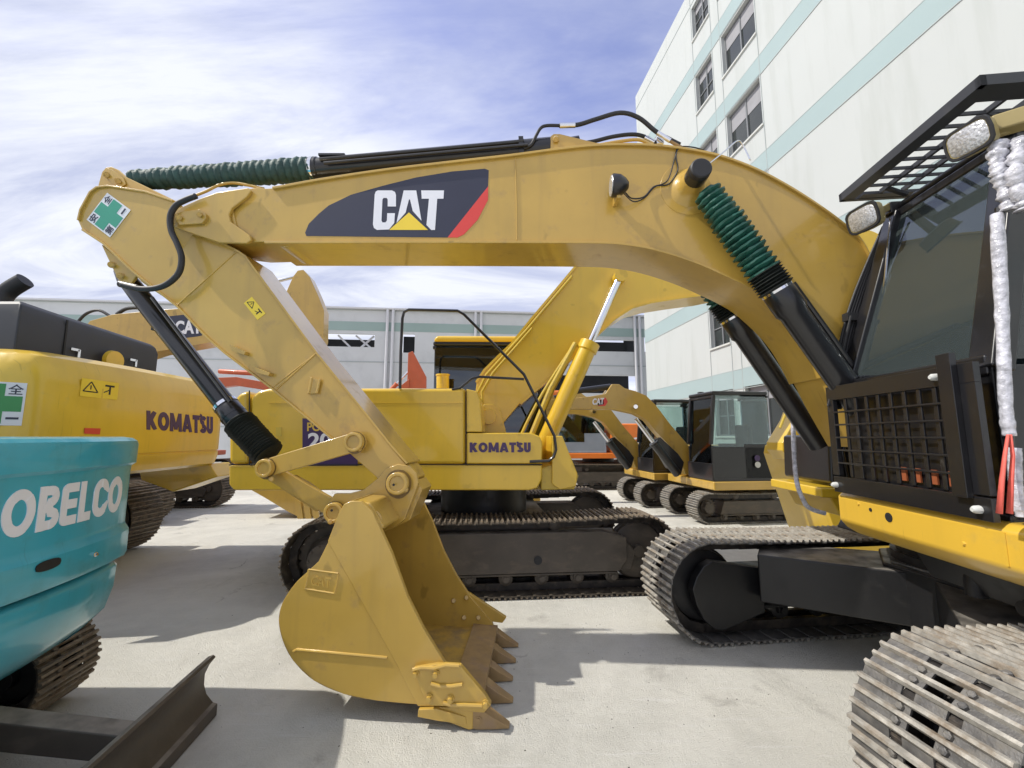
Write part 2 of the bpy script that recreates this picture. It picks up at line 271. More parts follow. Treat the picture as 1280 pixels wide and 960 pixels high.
def glyph(ch,t):
    """(list of stroke quads, advance width); height 1, stroke t"""
    h=t/2; r=lambda *p,**k:ribbon(list(p),t,div=4,**k)
    if ch=='O': return ribbon(ell(.42,.5,.42-h,.5-h,0,360,30)[:-1],t,closed=True),.84
    if ch=='K': return r((h,0),(h,1))+ribbon([(.22,.46),(.66-h*.6,1)],t*1.05,div=3)+ribbon([(.30,.52),(.70-h*.6,0)],t*1.05,div=3),.74
    if ch=='M': return r((h*.9,0),(h*1.1,1))+ribbon([(h*1.2,.98),(.47,.12)],t*.85,div=3)+ribbon([(.47,.12),(.94-h*1.2,.98)],t*.85,div=3)+r((.94-h*1.1,1),(.94-h*.9,0)),.94
    if ch=='A': return ribbon([(h*.9,0),(.40,1)],t,div=4)+ribbon([(.42,1),(.82-h*.9,0)],t,div=4)+ribbon([(.2,.26),(.62,.26)],t*.7,div=3),.82
    if ch=='T': return r((0,1-h),(.62,1-h))+r((.31,0),(.31,1-t)),.62
    if ch=='S': return ribbon(ell(.30,.73,.26-h*.5,.27-h,20,90,4)+ell(.28,.73,.24-h*.5,.27-h,95,265,10)+ell(.30,.27,.26-h*.5,.27-h,85,-80,10)+ell(.28,.27,.26-h*.5,.27-h,-95,-160,4),t*.92),.58
    if ch=='U': return ribbon([(h,1),(h,.6),(h,.35)]+ell(.31,.33,.31-h,.33-h,180,360,12)+[(.62-h,.35),(.62-h,.6),(.62-h,1)],t),.62
    if ch=='B': return r((h,0),(h,1))+ribbon([(t*.8,1-h),(.30,1-h)]+ell(.34,.755,.22-h*.6,.245-h,88,-88,10)+[(.30,.5),(t*.8,.5)],t*.95)+ribbon([(t*.8,.5),(.32,.5)]+ell(.37,.25,.25-h*.6,.25-h,88,-88,10)+[(.30,h),(t*.8,h)],t*.95),.62
    if ch=='E': return ribbon([(.58,1-h),(.2,1-h)]+ell(.20,.84,.2-h,.16-h,95,180,4)+[(h,.8),(h,.2)]+ell(.20,.16,.2-h,.16-h,180,265,4)+[(.2,h),(.58,h)],t)+r((t*.8,.5),(.54,.5)),.58
    if ch=='L': return r((h,1),(h,t*.9))+r((0,h),(.5,h)),.5
    if ch=='C': return ribbon([(.60,.66)]+ell(.36,.64,.30-h*.4,.36-h,10,175,10)+ell(.36,.36,.30-h*.4,.36-h,185,350,10)+[(.60,.34)],t),.66
    if ch=="'": return ribbon([(.04,.88),(.10,1.08)],t*.7),.0
def block_text(name,s,m,parent,fn,t=.27,gap=.07,depth=.003):
    x=0; polys=[]; ch_ap=[]
    for ch in s:
        q,a=glyph(ch,t)
        for p in q: polys.append(([(v.x+x,v.y) for v in p],len(polys))); ch_ap.append(ch=="'")
        x+=a+(gap if a else 0)
    W_=x-gap; mb=MB(); base=0
    for pts,i in polys:
        e=depth+.00035*(i%7); tp=[];bt_=[]
        for a,b in pts:
            P_,n_=fn(a/W_,b if ch_ap[i] else min(max(b,0),1)); tp.append(V(P_)+V(n_)*e); bt_.append(V(P_)-V(n_)*.002)
        mb.add(tp+bt_,[[0,1,2,3],[7,6,5,4],[0,4,5,1],[1,5,6,2],[2,6,7,3],[3,7,4,0]])
    return mb.build(name,m,parent,ang=30)
def copy_tree(o,parent=None):
    c=o.copy(); S.collection.objects.link(c); c.parent=parent
    for ch in list(o.children): copy_tree(ch,c)
    return c
def decal_poly(name,pts,m,parent,n,off=.004,th=.003):
    n=V(n); return MB().prism([V(p)+n*off for p in pts],n*th).build(name,m,parent)

# ------------------------------------------------------------------ crawler track
SHOES={}
def shoe_mesh(key,p,w,full,ms):
    if key in SHOES: return SHOES[key]
    b=MB(); t=.011; g=.022
    if full:
        xs=[-.5*p,-p*.36,-p*.30,-p*.06,p*.06,p*.30,p*.36,p*.53]
        def pl(x0,x1,y0,y1,z=0): b.box(((x0+x1)/2,(y0+y1)/2,z),(x1-x0,y1-y0,t))
        # plate rows: solid under grousers, slots between, notches at the lapped edge
        for a,c in ((-p*.40,-p*.25),(-p*.075,p*.075),(p*.25,p*.40)): pl(a,c,-w/2,w/2)
        for a,c in ((-p*.25,-p*.075),(p*.075,p*.25)): pl(a,c,-w/2,-.055); pl(a,c,.055,w/2)
        pl(p*.40,p*.60,-w/2,-.118,-.008); pl(p*.40,p*.60,-.062,.062,-.008); pl(p*.40,p*.60,.118,w/2,-.008)
        for sy in(-1,1):
            for x in(-p*.165,p*.165):
                b.rings((x,sy*.095,t/2),(x,sy*.095,t/2+.018),[(0,.017),(.8,.017),(1,.012)],6)
        b.cm=1
        for x,h in((-p*.325,g),(0,g*.9),(p*.325,g)): 
            b.prism([(x-.016,-w/2,t/2),(x+.016,-w/2,t/2),(x+.008,-w/2,t/2+h),(x-.008,-w/2,t/2+h)],(0,w,0))
    else:
        b.box((0,0,0),(p*.96,w,t)); b.cm=1
        for x in(-p*.33,0,p*.33): b.box((x,0,t/2+g*.5),(.014,w,g))
    me=bpy.data.meshes.new('track_shoe'); me.from_pydata([tuple(q) for q in b.v],[],b.f)
    bm=bmesh.new(); bm.from_mesh(me); bmesh.ops.recalc_face_normals(bm,faces=bm.faces); bm.to_mesh(me); bm.free()
    for q in ms: me.materials.append(q)
    me.polygons.foreach_set('material_index',b.m); SHOES[key]=me; return me
def track(parent,pl,xc,yc,Lh,Ht,w,p,shoes=True,full=True,ms=None,sag=.03,fr_h=(.28,.62),fmat=None,key='a',drive=-1,cover=True):
    """pl: undercarriage plane frame; xc,yc centre; Lh overall length; Ht overall height"""
    ms=ms or (steel,edge); fmat=fmat or frame
    Rr=Ht/2-.036; L=Lh-2*(Rr+.036); per=2*L+2*math.pi*Rr; n=round(per/p); p=per/n; zc=Ht/2
    def at(s):
        s%=per
        if s<L: x=-L/2+s; return (x,zc+Rr-sag*math.sin(math.pi*s/L),0.0)   # top run
        s-=L
        if s<math.pi*Rr: a=s/Rr; return (L/2+Rr*math.sin(a),zc+Rr*math.cos(a),a)
        s-=math.pi*Rr
        if s<L: return (L/2-s,zc-Rr,math.pi)
        s-=L; a=math.pi+s/Rr; return (-L/2+Rr*math.sin(a),zc+Rr*math.cos(a),a)
    tr=MB()
    # chain: two rows of link plates + pins
    lo=[]
    for i in range(n):
        x,z,a=at((i+.5)*p); dx,dz=math.cos(a),-math.sin(a); nx,nz=math.sin(a),math.cos(a)
        X=pl.d*dx+V((0,0,dz)); Z=pl.d*nx+V((0,0,nz)); Y=Z.cross(X)
        c=pl.w(xc+x,yc,z)
        for sy in(-.092,.092):
            tr.box(c-Z*.055+pl.n*sy,(p*1.04,.056,.085),(X,Y,Z))
            tr.cyl(c-Z*.05+X*(p*.5)+pl.n*(sy*1.3),c-Z*.05+X*(p*.5)+pl.n*(sy*.4),.03,8)
        lo.append((c,X,Y,Z,a))
    T=tr.build('track',link,parent)
    if shoes:
        me=shoe_mesh((key,round(p,3),w),p,w,full,ms); rt=top_of(parent)
        for k,(c,X,Y,Z,a) in enumerate(lo):
            o=bpy.data.objects.new('track_shoe',me); link_(o); o.parent=T
            j=random.uniform(-.006,.006)
            Mx=Matrix(((X.x,Y.x,Z.x,c.x),(X.y,Y.y,Z.y,c.y),(X.z,Y.z,Z.z,c.z),(0,0,0,1)))@Matrix.Rotation(random.uniform(-.012,.012),4,'Y')
            Mi=(Matrix.Translation(rt.location)@rt.rotation_euler.to_matrix().to_4x4()).inverted()
            o.matrix_local=Mi@Mx
    else:
        sh=MB(); g=.022
        for (c,X,Y,Z,a) in lo:
            sh.cm=0; sh.box(c,(p*.95,w,.012),(X,Y,Z)); sh.cm=1
            for q in(-.3,.02,.34): sh.box(c+X*(p*q)+Z*(g/2+.006),(.016,w,g),(X,Y,Z))
        sh.build('track_shoes',list(ms),T)
    # wheels
    for sx,nm in((-1,'sprocket' if drive<0 else 'idler_wheel'),(1,'idler_wheel' if drive<0 else 'sprocket')):
        c=pl.w(xc+sx*L/2,yc,zc); wb=MB(); rw=Rr-.10
        if nm=='sprocket':
            k=21
            pts=[]
            for i in range(k*2): a=math.pi*i/k; r_=rw+.045 if i%2 else rw-.01; pts.append(c+pl.d*(r_*math.cos(a))+V((0,0,r_*math.sin(a)))-pl.n*.03)
            wb.prism(pts,pl.n*.06); wb.rings(c-pl.n*(w*.42),c+pl.n*(w*.42),[(0,rw*.35),(.03,rw*.55),(.25,rw*.62),(.3,rw*.72),(.7,rw*.72),(1,rw*.5)],28)
            for i in range(10): a=.628*i; q=c+pl.d*(rw*.5*math.cos(a))+V((0,0,rw*.5*math.sin(a))); wb.cyl(q-pl.n*(w*.40),q-pl.n*(w*.43),.014,6)
        else:
            wb.rings(c-pl.n*.10,c+pl.n*.10,[(0,rw*.3),(0,rw*.8),(.08,rw*.98),(.3,rw),(.35,rw+.02),(.65,rw+.02),(.7,rw),(.92,rw*.98),(1,rw*.8),(1,rw*.3)],32)
            wb.cyl(c-pl.n*.16,c+pl.n*.16,.07,18)
        wb.build(nm,blkd if fmat is blk or fmat is blkd else fmat,parent,bevel=.004)
    # roller frame
    fb=MB(); z0,z1=fr_h
    hw=.17
    pts=[(-L/2+.25,z0),(L/2-.12,z0),(L/2-.05,(z0+z1)/2),(L/2-.25,z1),(-L/2+.35,z1)]
    fb.prism([pl.w(xc+a,yc-hw,b) for a,b in pts],pl.n*(2*hw))
    fb.prism([pl.w(xc+a,yc-hw-.03,b) for a,b in ((-L/2+.3,z0-.03),(L/2-.3,z0-.03),(L/2-.3,z0),(-L/2+.3,z0))],pl.n*(2*hw+.06))
    fb.build('roller_frame',fmat,parent,bevel=.012)
    rb=MB(); nr=max(5,int(L/.42))
    for i in range(nr):
        x=-L/2+.35+(L-.7)*i/(nr-1); c=pl.w(xc+x,yc,z0-.07); rb.mark()
        rb.rings(c-pl.n*.15,c+pl.n*.15,[(0,.05),(.05,.085),(.2,.085),(.25,.075),(.75,.075),(.8,.085),(.95,.085),(1,.05)],16)
        rb.box(pl.w(xc+x,yc-.17,z0-.04),(.10,.03,.09),(pl.d,pl.n,V((0,0,1)))); rb.cyl(pl.w(xc+x,yc-.185,z0-.07),pl.w(xc+x,yc-.2,z0-.07),.035,10)
    rb.build_each('lower_roller',fmat,parent)
    cr_=MB()
    for x in(-L*.2,L*.22):
        c=pl.w(xc+x,yc,z1+.10); cr_.mark(); cr_.rings(c-pl.n*.14,c+pl.n*.14,[(0,.03),(.05,.07),(.9,.07),(1,.03)],16); cr_.box(pl.w(xc+x,yc,z1+.03),(.09,.1,.12),(pl.d,pl.n,V((0,0,1))))
    cr_.build_each('carrier_roller',fmat,parent)
    return T
Z3=V((0,0,1))
# ================================================================== SETTING
def ground_mat():
    m=bpy.data.materials.new('concrete_yard'); m.use_nodes=True; t=m.node_tree; b=t.nodes['Principled BSDF']; n=t.nodes.new; l=t.links.new
    tc=n('ShaderNodeTexCoord'); b.inputs['Roughness'].default_value=.8
    def noise(sc,det,ro,src=None,st=None,dist=0):
        z=n('ShaderNodeTexNoise'); z.inputs['Scale'].default_value=sc; z.inputs['Detail'].default_value=det; z.inputs['Roughness'].default_value=ro; z.inputs['Distortion'].default_value=dist
        if st: mpp=n('ShaderNodeMapping'); mpp.inputs['Scale'].default_value=st; l(tc.outputs['Object'],mpp.inputs[0]); l(mpp.outputs[0],z.inputs[0])
        else: l(tc.outputs['Object'],z.inputs[0])
        return z.outputs[0]
    def ramp(s,a,c,v0,v1): r=n('ShaderNodeMapRange'); r.inputs[1].default_value=a; r.inputs[2].default_value=c; r.inputs[3].default_value=v0; r.inputs[4].default_value=v1; l(s,r.inputs[0]); return r.outputs[0]
    def mix(f,a,c,bl='MIX'):
        x=n('ShaderNodeMix'); x.data_type='RGBA'; x.blend_type=bl
        if isinstance(f,float): x.inputs[0].default_value=f
        else: l(f,x.inputs[0])
        for i,q in((6,a),(7,c)):
            if isinstance(q,tuple): x.inputs[i].default_value=(*q,1)
            else: l(q,x.inputs[i])
        return x.outputs[2]
    c=mix(ramp(noise(.45,8,.6,dist=.6),.35,.68,0,1),(.70,.685,.62),(.45,.44,.395))
    c=mix(ramp(noise(3.2,12,.72),.40,.72,0,.55),c,(.74,.725,.66))
    c=mix(ramp(noise(1.1,12,.75,st=(1,.35,1)),.58,.74,0,.6),c,(.34,.325,.285))
    c=mix(ramp(noise(26,8,.7),.60,.72,0,.45),c,(.30,.29,.27))
    c=mix(ramp(noise(.9,10,.7,dist=1.2),.60,.68,0,.6),c,(.36,.345,.31))
    c=mix(ramp(noise(9,9,.8,dist=1.5),.64,.72,0,.6),c,(.24,.23,.21))
    c=mix(ramp(noise(120,3,.6),.3,.7,.86,1.1),(1.,1.,1.),c,'MULTIPLY') if False else c
    # fine scrapes left by steel tracks
    for rot,sd in((12,0),(70,5)):
        mpp=n('ShaderNodeMapping'); mpp.inputs['Rotation'].default_value=(0,0,R(rot)); mpp.inputs['Scale'].default_value=(1.2,16,1); mpp.inputs['Location'].default_value=(sd,sd,0); l(tc.outputs['Object'],mpp.inputs[0])
        z=n('ShaderNodeTexNoise'); z.inputs['Scale'].default_value=1.5; z.inputs['Detail'].default_value=6; l(mpp.outputs[0],z.inputs[0])
        c=mix(ramp(z.outputs[0],.62,.70,0,.4),c,(.70,.69,.66))
    vo=n('ShaderNodeTexVoronoi'); vo.feature='DISTANCE_TO_EDGE'; vo.inputs['Scale'].default_value=.42; mvv=n('ShaderNodeMapping'); l(tc.outputs['Object'],mvv.inputs[0]); wn=n('ShaderNodeTexNoise'); wn.inputs['Scale'].default_value=2.5; wn.inputs['Detail'].default_value=8; l(tc.outputs['Object'],wn.inputs[0])
    va=n('ShaderNodeVectorMath'); va.operation='MULTIPLY_ADD'; va.inputs[1].default_value=(.5,.5,.5); l(wn.outputs[1],va.inputs[0]); l(mvv.outputs[0],va.inputs[2]); l(va.outputs[0],vo.inputs[0])
    cm=n('ShaderNodeMath'); cm.operation='MULTIPLY'; l(ramp(vo.outputs[0],.0015,.006,.75,0),cm.inputs[0]); l(ramp(noise(.5,3,.5),.52,.60,0,1),cm.inputs[1]); c=mix(cm.outputs[0],c,(.14,.13,.11))
    # slab joints
    br=n('ShaderNodeTexBrick'); br.offset=0; br.inputs['Scale'].default_value=1; br.inputs['Mortar Size'].default_value=.006; br.inputs['Brick Width'].default_value=5; br.inputs['Row Height'].default_value=5; br.inputs['Color1'].default_value=(0,0,0,1); br.inputs['Color2'].default_value=(0,0,0,1); br.inputs['Mortar'].default_value=(1,1,1,1)
    mpp=n('ShaderNodeMapping'); mpp.inputs['Location'].default_value=(1.2,2.3,0); mpp.inputs['Rotation'].default_value=(0,0,R(-4)); l(tc.outputs['Object'],mpp.inputs[0]); l(mpp.outputs[0],br.inputs[0])
    l(c,b.inputs['Base Color'])
    bp=n('ShaderNodeBump'); bp.inputs['Strength'].default_value=.75; bp.inputs['Distance'].default_value=.03
    h=n('ShaderNodeMath'); h.operation='ADD'; l(noise(14,12,.75),h.inputs[0]); l(noise(90,6,.7),h.inputs[1]); l(h.outputs[0],bp.inputs['Height']); l(bp.outputs[0],b.inputs['Normal'])
    return m
g=MB().add([(-600,-300,0),(600,-300,0),(600,900,0),(-600,900,0)],[[0,1,2,3]]).build('ground',ground_mat(),kind='structure')
# small grit and leaf bits scattered over the slab
gb=MB()
for i in range(300):
    x=random.uniform(-3.2,5); y=random.uniform(2.2,9)
    if random.random()<.5: x=random.gauss(.4,1.3); y=random.uniform(2.3,4.6)
    s=random.uniform(.002,.007); a=random.random()*6.28; q=[(x+s*math.cos(a+k*1.57)*random.uniform(.5,1.4),y+s*math.sin(a+k*1.57)*random.uniform(.5,1.4),.001) for k in range(4)]
    gb.add(q+[(x,y,s*random.uniform(.3,.9))],[[0,1,4],[1,2,4],[2,3,4],[3,0,4]])
gb.build('grit',mat('grit_bits',(.07,.06,.05),.9,var=.5,scale=3),kind='stuff')['kind']='stuff'

# ---- tall white building on the right (its own frame: D along facade, going away)
TH=math.atan(-60/525.); fd=V((math.sin(TH),math.cos(TH),0)); fn=V((math.cos(TH),-math.sin(TH),0)); F0=fn*10.5
def FW(D,o,z): return F0+fd*D+fn*o+V((0,0,z))     # o: depth into the building
bw=root('office_building',FW(10,0,0),'tall white building with pale blue bands and dark windows rising on the right','building')
wb=MB(); tops=[4.44,8.05,11.95,15.65,19.33]; zr=23.2; D0,D1=-14,23.1
wins=[]
for i,z0 in enumerate((1.9,5.6,9.3,13.0,16.65,20.4)):
    for a,b_ in((12.68,14.62),(15.32,16.6)): wins.append((a,b_,z0,z0+(1.86 if i<5 else 1.7)))
    if i==1: wins.append((10.0,11.2,z0,z0+1.86))
# facade wall built in strips round the real openings
zs=sorted({0,zr}|{w[2] for w in wins}|{w[3] for w in wins})
def wbox(mb,a,b_,z0,z1,o0,o1): mb.prism([FW(a,o0,z0),FW(b_,o0,z0),FW(b_,o0,z1),FW(a,o0,z1)],fn*(o1-o0))
for k in range(len(zs)-1):
    z0,z1=zs[k],zs[k+1]; zm=(z0+z1)/2; cur=D0
    for w in sorted(w for w in wins if w[2]<zm<w[3]): wbox(wb,cur,w[0],z0,z1,0,.35); cur=w[1]
    wbox(wb,cur,D1,z0,z1,0,.35)
wb.prism([FW(D0,.35,0),FW(D1,.35,0),FW(D1,14,0),FW(D0,14,0)],V((0,0,.1)))
wb.prism([FW(D1,.35,0),FW(D1,14,0),FW(D1,14,zr),FW(D1,.35,zr)],fd*-.3)
wb.prism([FW(D0,.35,zr-.6),FW(D1-.3,.35,zr-.6),FW(D1-.3,14,zr-.6),FW(D0,14,zr-.6)],V((0,0,.3)))
wb.prism([FW(D0,.35,0),FW(D0,14,0),FW(D0,14,zr),FW(D0,.35,zr)],fd*.3)
wb.prism([FW(D0+.3,13.7,.1),FW(D1-.3,13.7,.1),FW(D1-.3,13.7,zr-.6),FW(D0+.3,13.7,zr-.6)],fn*.3)
wb.build('wall',wall,bw)
bb=MB()
for tz in tops:
    wbox(bb,D0,12.6,tz-.75,tz,-.012,.0); wbox(bb,12.6,14.7,tz-.70,tz+.02,-.014,.0); wbox(bb,14.7,15.25,tz-.75,tz,-.012,0); wbox(bb,15.25,16.68,tz-.70,tz+.02,-.014,0); wbox(bb,16.68,D1,tz-.75,tz,-.012,0)
bb.build('band',bandm,bw)
sb=MB()
for tz in tops:
    for q in(0,-.75): wbox(sb,D0,D1,tz+q-.012,tz+q+.012,-.018,-.0)
for D in(12.62,14.69,15.25,16.68): wbox(sb,D-.012,D+.012,0,zr,-.02,0)
wbox(sb,D0,D1,22.3,22.34,-.016,0)
sb.build('joint',seam,bw)
for a,b_,z0,z1 in wins:
    fr=MB(); t=.06; m_=(a+b_)/2
    for (q0,q1,y0,y1) in((a,b_,z0,z0+t),(a,b_,z1-t,z1),(a,a+t,z0+t,z1-t),(b_-t,b_,z0+t,z1-t),(m_-.03,m_+.03,z0+t,z1-t)): wbox(fr,q0,q1,y0,y1,.14,.20)
    if b_-a<1.6: wbox(fr,a+t,b_-t,z0+.8,z0+.84,.15,.19)
    f=fr.build('window',fram,bw)
    MB().prism([FW(a,.19,z0),FW(b_,.19,z0),FW(b_,.19,z1),FW(a,.19,z1)],fn*.02).build('pane',wing,f)
    h=random.uniform(.35,.75) if b_-a>1.6 else random.uniform(.3,.6)
    bl=MB(); wbox(bl,a+t,b_-t,z1-t-h,z1-t,.175,.185); bl.build('blind',blind,f)
    si=MB(); wbox(si,a-.06,b_+.06,z0-.07,z0,-.06,.14); si.build('sill',sill,f)
# ---- low factory hall along the back of the yard
FP=Plane(-30.9,26.1,5.5)
def fz(px,py): q=FP.h(px,py); return ((q-FP.o).dot(FP.d),q.z)
fb=root('factory_hall',FP.w(20,0,0),'long low grey factory hall with green band and open window slots across the back','building')
zt=10.55; xa,xb=-30,41.5
holes=[]
def hole(x0,y0,x1,y1): a=fz(x0,y0); b_=fz(x1,y1); holes.append((a[0],b_[0],b_[1],a[1]))
hole(398,416,468,434); hole(503,417,518,441); hole(606,421,797,440); hole(672,468,799,492); hole(805,421,818,440)
xs=sorted({xa,xb}|{h[0] for h in holes}|{h[1] for h in holes}); mb=MB()
for k in range(len(xs)-1):
    x0,x1=xs[k],xs[k+1]; xm=(x0+x1)/2; cur=0
    for h in sorted([h for h in holes if h[0]<xm<h[1]],key=lambda h:h[2]): mb.prism([FP.w(x0,0,cur),FP.w(x1,0,cur),FP.w(x1,0,h[2]),FP.w(x0,0,h[2])],FP.n*.25); cur=h[3]
    mb.prism([FP.w(x0,0,cur),FP.w(x1,0,cur),FP.w(x1,0,zt),FP.w(x0,0,zt)],FP.n*.25)
mb.prism([FP.w(xa,0,0),FP.w(xa,18,0),FP.w(xa,18,zt),FP.w(xa,0,zt)],FP.d*-.2)
mb.build('wall',fwall,fb)
MB().prism([FP.w(xa-.4,-.25,zt),FP.w(xb,-.25,zt),FP.w(xb,3.2,zt),FP.w(xa-.4,3.2,zt)],Z3*.10).build('roof',fpipe,fb)
gb=MB(); a=fz(480,403)[1]; b_=fz(480,414)[1]
gb.prism([FP.w(xa,0,b_),FP.w(xb,0,b_),FP.w(xb,0,a),FP.w(xa,0,a)],FP.n*-.02); gb.build('band',fgreen,fb)
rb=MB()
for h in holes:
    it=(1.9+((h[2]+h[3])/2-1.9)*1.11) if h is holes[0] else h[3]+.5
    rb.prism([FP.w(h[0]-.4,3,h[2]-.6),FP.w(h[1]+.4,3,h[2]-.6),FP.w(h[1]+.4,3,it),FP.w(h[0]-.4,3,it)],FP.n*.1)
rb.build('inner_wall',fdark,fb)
br_=MB(); h=holes[0]
for f0,f1 in((.3,.55),(.62,.92),(.95,.7)): br_.beam(FP.w(h[0]+(h[1]-h[0])*f0,.6,h[3]),FP.w(h[0]+(h[1]-h[0])*f1,.6,h[2]),.12,.12)
br_.beam(FP.w(h[0]+.6,.5,h[2]),FP.w(h[0]+.6,.5,h[3]),.25,.25); br_.build('truss',fpipe,fb)
pb=MB()
for px in(483,490,594,601,794,800):
    x=fz(px,450)[0]; pb.mark(); pb.cyl(FP.w(x,-.14,0),FP.w(x,-.14,zt),.10,10)
pb.build_each('downpipe',fpipe,fb)
cb_=MB()
for z in(2.5,6.9,zt-.05): cb_.prism([FP.w(xa,-.0,z-.03),FP.w(xb,-.0,z-.03),FP.w(xb,-.0,z+.03),FP.w(xa,-.0,z+.03)],FP.n*-.03)
x=xa
cb_.build('trim',seam,fb)

# ================================================================== MAIN TAN YELLOW EXCAVATOR
UC=Plane(3.72,3.39,7); UP=Plane(3.72,3.39,-3.5)
cat=root('excavator',(3.72,3.39,0),'largest tan yellow excavator in front, its long boom and bucket crossing the whole picture','excavator')
for sy,yc in((1,1.19),(-1,-1.19)):
    track(cat,UC,0,yc,4.44,.94,.60,.19,ms=(steel,edge),fmat=blkd,sag=.025,fr_h=(.30,.60),drive=1,key='cat')
# guard plates over the track ends
for yc in(.90,-1.50):
    pass
pts=[(866,737),(871,722),(880,708),(890,702),(955,711),(957,766),(905,789),(893,787),(880,775),(871,757)]
MB().prism([UC.h(a,b_,.93) for a,b_ in pts],UC.n*.10).build('idler_cover',blkd,cat,bevel=.012)
q0=UC.h(950,694,.95); 
# X frame
xf=MB()
def leg(p0,p1,w0,w1,z0a,z1a,z0b,z1b):
    p0,p1=V(p0),V(p1); d=(p1-p0).normalized(); sd=V((-d.y,d.x,0))
    xf.loft([[p0+sd*w0+Z3*z0a,p0-sd*w0+Z3*z0a,p0-sd*w0+Z3*z1a,p0+sd*w0+Z3*z1a],[p1+sd*w1+Z3*z0b,p1-sd*w1+Z3*z0b,p1-sd*w1+Z3*z1b,p1+sd*w1+Z3*z1b]])
c0=UC.w(0,0,0)
for sx in(-1,1):
    for sy in(-1,1): leg(c0,UC.w(sx*1.20,sy*1.02,0),.40,.27,.48,.872,.40,.82)
xf.prism([UC.w(.72*math.cos(a*.7854+.39),.72*math.sin(a*.7854+.39),.46) for a in range(8)],Z3*.42)
xf.build('cross_frame',[blkd],cat,bevel=.015)
MB().prism([UC.w(.66*math.cos(a*.7854+.39),.66*math.sin(a*.7854+.39),.882) for a in range(8)],Z3*.012).build('deck_plate',plate,cat)
MB().rings(c0+Z3*.89,c0+Z3*1.12,[(0,.60),(.3,.60),(.3,.56),(.6,.56),(.6,.64),(1,.64)],48).build('slewing_ring',blkd,cat)

B=lambda px,py,c=-.27: UP.h(px,py,c)
def prismB(name,pts,c0,c1,m,bevel=.008,par=None,smooth=False): return MB().prism([B(a,b_,c0) for a,b_ in pts],UP.n*(c1-c0)).build(name,m,par or cat,bevel=bevel)
top=[(322,234),(340,235),(400,224.5),(480,212.5),(560,203),(640,194),(700,186),(745,181.5),(790,180.5),(830,182.5),(870,188),(905,196),(945,211),(985,232),(1020,254),(1052,277),(1076,298),(1090,322)]
bot=[(1140,530),(1085,560),(1050,500),(1020,442),(1000,412),(975,386),(945,362),(905,342),(865,325),(820,311),(780,304),(740,302),(640,301.5),(500,301.5),(330,302)]
topc=[tuple(q) for q in [(p.x,p.y) for p in catmull([V((a,b_,0)) for a,b_ in top],4)]]
botc=[(p.x,p.y) for p in catmull([V((a,b_,0)) for a,b_ in bot[1:]],4)]
boom=prismB('boom',topc+[(1105,345),(1150,470),(1140,530)]+botc+[(300,303),(262,298.5),(240,290),(240,262),(285,240)],-.27,.17,cy,bevel=.006)
# flange plates
fl=MB()
tp=[(340,235)]+[q for q in topc if q[0]>345]
fl.prism([B(a,b_-2.2,-.295) for a,b_ in tp]+[B(a,b_+.8,-.295) for a,b_ in reversed(tp)],UP.n*.49)
bt=[q for q in botc if q[0]<1040]
fl.prism([B(a,b_-.8,-.295) for a,b_ in bt]+[B(a,b_+2.2,-.295) for a,b_ in reversed(bt)],UP.n*.49)
fl.build('flange',cy,boom,bevel=.004)
wl=MB()
wl.tube([B(644,197,-.272),B(645.5,250,-.272),B(646,300,-.272)],.006,6); wl.tube([B(1090,378,-.272),B(1042,432,-.272)],.008,6); wl.tube([B(1038,430,-.272),B(1082,450,-.272)],.007,6)
wl.build('weld_seam',cy,boom)
# boom tip fork
fork=[(216,283),(216,268),(226,259),(250,248),(272,240),(310,234.5),(314,238),(308,246),(290,260),(286,268),(288,277),(312,294),(314,300),(308,304),(274,303),(244,293)]
for c0_,c1_ in((-.315,-.285),(.185,.215)): prismB('fork_plate',fork,c0_,c1_,cy,par=boom)
for c0_ in(-.285,.165): prismB('fork_cheek',[(222,281),(222,268),(250,252),(285,240),(300,300),(262,297)],c0_,c0_+.02,cy,par=boom)
pk=MB(); pk.prism([B(a,b_,-.345) for a,b_ in((219,275),(222,267),(228,264),(250,262),(257,267),(257,273),(252,279),(224,281))],UP.n*.03)
pk.build('pin_keeper',cy,boom,bevel=.004)
bk=MB()
for px,py,r_ in((249.5,268.5,.018),(224,272,.022)): bk.rings(B(px,py,-.345),B(px,py,-.372),[(0,r_*1.3),(.4,r_*1.3),(.4,r_),(1,r_*.9)],8)
bk.cyl(B(229,277,-.28),B(229,277,.18),.075,24)
bk.build('pin',cy,boom)
# pads under the boom tip
prismB('wear_pad',[(340,303),(352,303),(368,307),(358,309),(345,307)],-.24,.14,cy,par=boom)
# stick
st=[(112,240),(120,234),(134,232.5),(180,239.5),(215,251),(235,268),(262,296),(296,314),(305,320),(395,442),(455,516),(490,560),(512,586),(518,598),(512,612),(497,618),(480,612),(470,596),(420,552),(342,487),(280,440),(255,418),(221,382),(165,338),(128,303),(102,286),(97,275),(100,262)]
stick=prismB('stick',st,-.215,.115,cy,bevel=.006)
fl=MB()
def edgeplate(mb,pl_,path,c0_,c1_,off0,off1,K=B):
    """plate following an outline edge; offsets in px along the outline's left normal"""
    n=len(path); P0=[];P1=[]
    for i in range(n):
        a=path[max(i-1,0)]; b_=path[min(i+1,n-1)]; d=(b_[0]-a[0],b_[1]-a[1]); L=math.hypot(*d); nn=(d[1]/L,-d[0]/L)
        P0.append((path[i][0]+nn[0]*off0,path[i][1]+nn[1]*off0)); P1.append((path[i][0]+nn[0]*off1,path[i][1]+nn[1]*off1))
    mb.prism([K(x,y,c0_) for x,y in P0]+[K(x,y,c0_) for x,y in reversed(P1)],pl_.n*(c1_-c0_))
edgeplate(fl,UP,[(235,268),(262,296),(296,314),(305,320),(395,442),(455,516),(490,560),(508,580)],-.24,.14,-.5,2)
